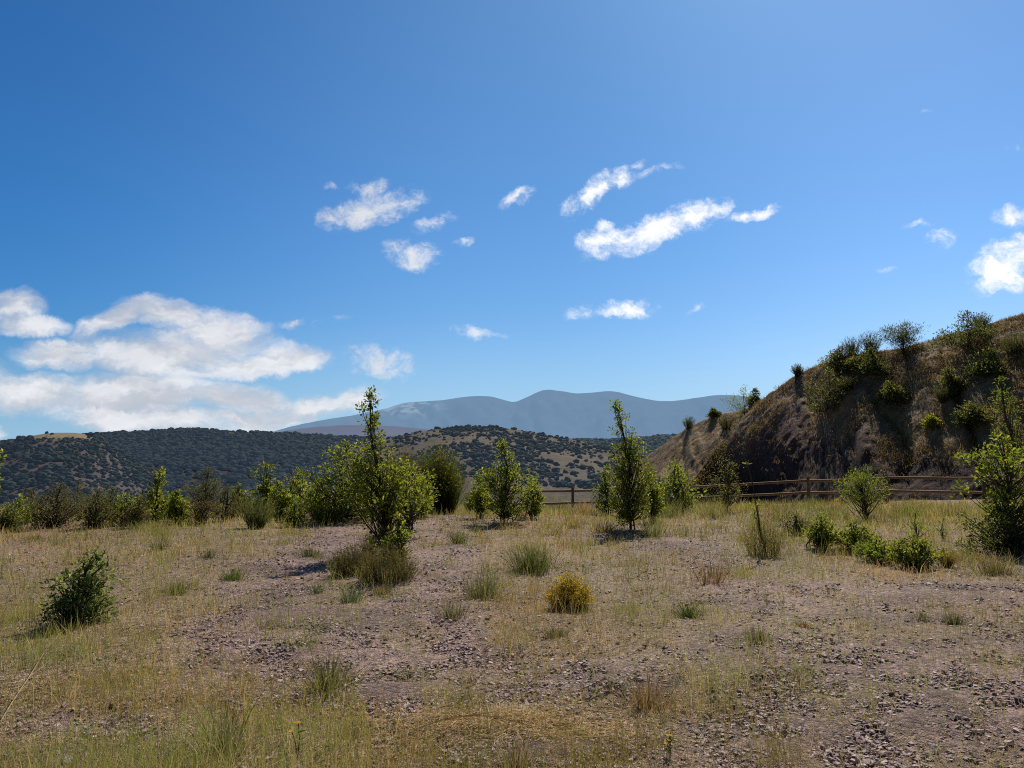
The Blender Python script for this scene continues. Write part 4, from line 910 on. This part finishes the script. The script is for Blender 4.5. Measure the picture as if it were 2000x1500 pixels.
BRIGHT = [  # px, py, rx, ry, rotation, strength
    (720, 410, 130, 42, 10, 1), (650, 425, 55, 28, 5, .9), (790, 395, 60, 36, 20, .8), (720, 362, 50, 24, 0, .75), (648, 359, 26, 12, 0, .5), (850, 432, 60, 22, 25, .6), (720, 385, 40, 40, 0, .6),
    (808, 492, 75, 34, -5, .9), (815, 510, 50, 22, 0, .7), (905, 474, 30, 12, 15, .6),
    (1012, 383, 46, 22, 15, .65), (1165, 370, 95, 30, 38, .95), (1215, 342, 40, 32, 30, .95), (1120, 398, 40, 22, 20, .7), (1285, 332, 60, 14, 15, .42), (1250, 318, 25, 14, 30, .35),
    (1270, 450, 170, 38, 20, 1.1), (1170, 468, 62, 38, 10, 1.1), (1360, 420, 95, 36, 18, 1.1), (1465, 418, 75, 18, 14, .8), (1180, 440, 30, 22, 30, .8),
    (1195, 604, 110, 20, 5, .85), (1225, 602, 60, 26, 0, .9), (925, 651, 85, 16, -6, .6), (1365, 600, 30, 14, 10, .3), (650, 630, 45, 13, 10, .45), (575, 638, 45, 13, 10, .35),
    (1960, 522, 85, 62, 25, 1.2), (2030, 470, 75, 60, 30, 1.2), (1838, 468, 40, 22, 20, .7), (1975, 425, 60, 30, 15, .75), (1800, 443, 40, 12, 10, .35), (1730, 522, 35, 10, 5, .3), (1812, 221, 22, 9, 0, .25), (1985, 285, 50, 20, 20, .25), (740, 710, 90, 42, -12, .75), (700, 690, 35, 22, 0, .6), (2120, 380, 120, 60, 20, 1)]
SOFT = [
    (30, 600, 85, 42, 0, .8), (60, 632, 100, 30, 0, .8), (-60, 610, 120, 60, 0, .9), (230, 620, 120, 34, 22, .8), (330, 615, 130, 40, -10, .9), (430, 650, 150, 60, -12, 1), (560, 700, 110, 36, -4, .9), (330, 690, 260, 60, -2, 1), (130, 690, 130, 42, 0, .8), (480, 712, 160, 34, 0, .9),
    (60, 770, 220, 50, 0, 1), (260, 770, 240, 60, 0, 1), (440, 775, 170, 42, -8, .95), (300, 820, 240, 40, -4, .9), (480, 815, 150, 34, 0, .9), (600, 800, 150, 34, 12, .75), (690, 780, 80, 30, 15, .55), (-150, 760, 220, 90, 0, 1), (-200, 650, 150, 60, 0, .9), (-10, 845, 26, 22, 0, .5)]
det = noise(wad.outputs[0], 32, 11, .68, (3, 1, 0), (1, 1.35, 1))
soft = noise(wad.outputs[0], 9, 10, .6, (7, 2, 0), (1, 2.6, 1))
def mapr(x, a, b, c, d):
    m = N.new('ShaderNodeMapRange'); m.interpolation_type = 'SMOOTHSTEP'; m.inputs[1].default_value = a; m.inputs[2].default_value = b; m.inputs[3].default_value = c; m.inputs[4].default_value = d; L.new(x, m.inputs[0]); return m.outputs[0]
fb = blobfield(BRIGHT); fs = blobfield(SOFT)
db = math_('ADD', fb, math_('MULTIPLY_ADD', det.outputs[0], 2.9, -1.38)); db = mapr(db, .0, 1.25, 0, 1)
db = math_('MULTIPLY', db, mapr(fb, .0, .3, 0, 1))
ds0 = math_('ADD', fs, math_('MULTIPLY_ADD', soft.outputs[0], 2.1, -.88)); ds = mapr(ds0, -.1, .95, 0, .96)
upv = N.new('ShaderNodeVectorMath'); upv.operation = 'ADD'; upv.inputs[1].default_value = (.006, .02, 0); L.new(wad.outputs[0], upv.inputs[0])
soft2 = noise(upv.outputs[0], 9, 10, .6, (7, 2, 0), (1, 2.6, 1))
lit = mapr(math_('SUBTRACT', soft.outputs[0], soft2.outputs[0]), -.12, .16, 0, 1)
ds = math_('MULTIPLY', ds, mapr(fs, .0, .3, 0, 1))
front = math_('GREATER_THAN', sep.outputs[1], .06)
# colours
hs = N.new('ShaderNodeHueSaturation'); hs.inputs['Saturation'].default_value = 1.0; hs.inputs['Value'].default_value = 1.0; L.new(sky.outputs[0], hs.inputs['Color'])
gm = N.new('ShaderNodeMix'); gm.data_type = 'RGBA'; gm.blend_type = 'MULTIPLY'; gm.inputs[0].default_value = 1; L.new(hs.outputs[0], gm.inputs[6])
rp = N.new('ShaderNodeValToRGB'); L.new(math_('MULTIPLY_ADD', math_('MINIMUM', math_('MAXIMUM', U_, -.8), .8), .625, .5), rp.inputs[0])
rp.color_ramp.interpolation = 'EASE'
e = rp.color_ramp.elements; e[0].position = .05; e[0].color = (.20, .56, .89, 1); e[1].position = .93; e[1].color = (.68, 1.0, 1.25, 1)
e = rp.color_ramp.elements.new(.5); e.color = (.41, .75, 1.01, 1)
L.new(rp.outputs[0], gm.inputs[7])
hz = N.new('ShaderNodeMix'); hz.data_type = 'RGBA'; hz.blend_type = 'MULTIPLY'; L.new(gm.outputs[2], hz.inputs[6]); hz.inputs[7].default_value = (1.3, .98, .88, 1)
pl = N.new('ShaderNodeMix'); pl.data_type = 'RGBA'; L.new(hz.outputs[2], pl.inputs[6]); pl.inputs[7].default_value = (3.7, 5.7, 8.2, 1)
shade = mapr(noise(wad.outputs[0], 7, 6, .55, (11, 4, 0), (1, 3.0, 1)).outputs[0], .35, .65, 0, 1)
c1 = N.new('ShaderNodeMix'); c1.data_type = 'RGBA'; L.new(math_('MULTIPLY_ADD', shade, .35, math_('MULTIPLY', lit, .65)), c1.inputs[0]); c1.inputs[6].default_value = (5.3, 5.6, 6.3, 1); c1.inputs[7].default_value = (8.8, 8.9, 9.2, 1)
bw = mapr(U_, -.3, .12, 0, 1)
c2 = N.new('ShaderNodeMix'); c2.data_type = 'RGBA'; L.new(bw, c2.inputs[0]); c2.inputs[6].default_value = (6.6, 6.9, 7.6, 1); c2.inputs[7].default_value = (11, 11, 11, 1)
L.new(mapr(V_, .0, .36, 1, 0), hz.inputs[0])
m1 = N.new('ShaderNodeMix'); m1.data_type = 'RGBA'; L.new(math_('MULTIPLY', ds, front), m1.inputs[0]); L.new(mapr(V_, -.05, .2, .85, 0), pl.inputs[0])
dk = N.new('ShaderNodeVectorMath'); dk.operation = 'SCALE'; L.new(pl.outputs[2], dk.inputs[0]); L.new(mapr(sep.outputs[1], -.2, .3, .32, 1), dk.inputs['Scale'])  # unseen sky behind the camera dimmed to weaken the fill light
L.new(dk.outputs[0], m1.inputs[6]); L.new(c1.outputs[2], m1.inputs[7])
m2 = N.new('ShaderNodeMix'); m2.data_type = 'RGBA'; L.new(math_('MULTIPLY', db, front), m2.inputs[0]); L.new(m1.outputs[2], m2.inputs[6]); L.new(c2.outputs[2], m2.inputs[7])
bg = N.new('ShaderNodeBackground'); bg.inputs[1].default_value = .1; L.new(m2.outputs[2], bg.inputs[0])
wo = N.new('ShaderNodeOutputWorld'); L.new(bg.outputs[0], wo.inputs[0])

# ------------------------------------------------------------------ camera
cd = bpy.data.cameras.new('camera'); cam = bpy.data.objects.new('camera', cd); col.objects.link(cam)
cd.sensor_width = 36; cd.lens = 36 * F / 2000; cd.clip_start = .1; cd.clip_end = 60000
cam.location = CAM; cam.rotation_euler = (math.pi / 2 + PITCH, 0, 0); sc.camera = cam
sc.view_settings.view_transform = 'Standard'; sc.view_settings.look = 'None'; sc.view_settings.exposure = 0; sc.view_settings.gamma = 1
sc.cycles.use_denoising = False; sc.cycles.filter_width = 1.05; sc.cycles.max_bounces = 4; sc.cycles.transmission_bounces = 3; sc.cycles.diffuse_bounces = 2; sc.cycles.glossy_bounces = 2
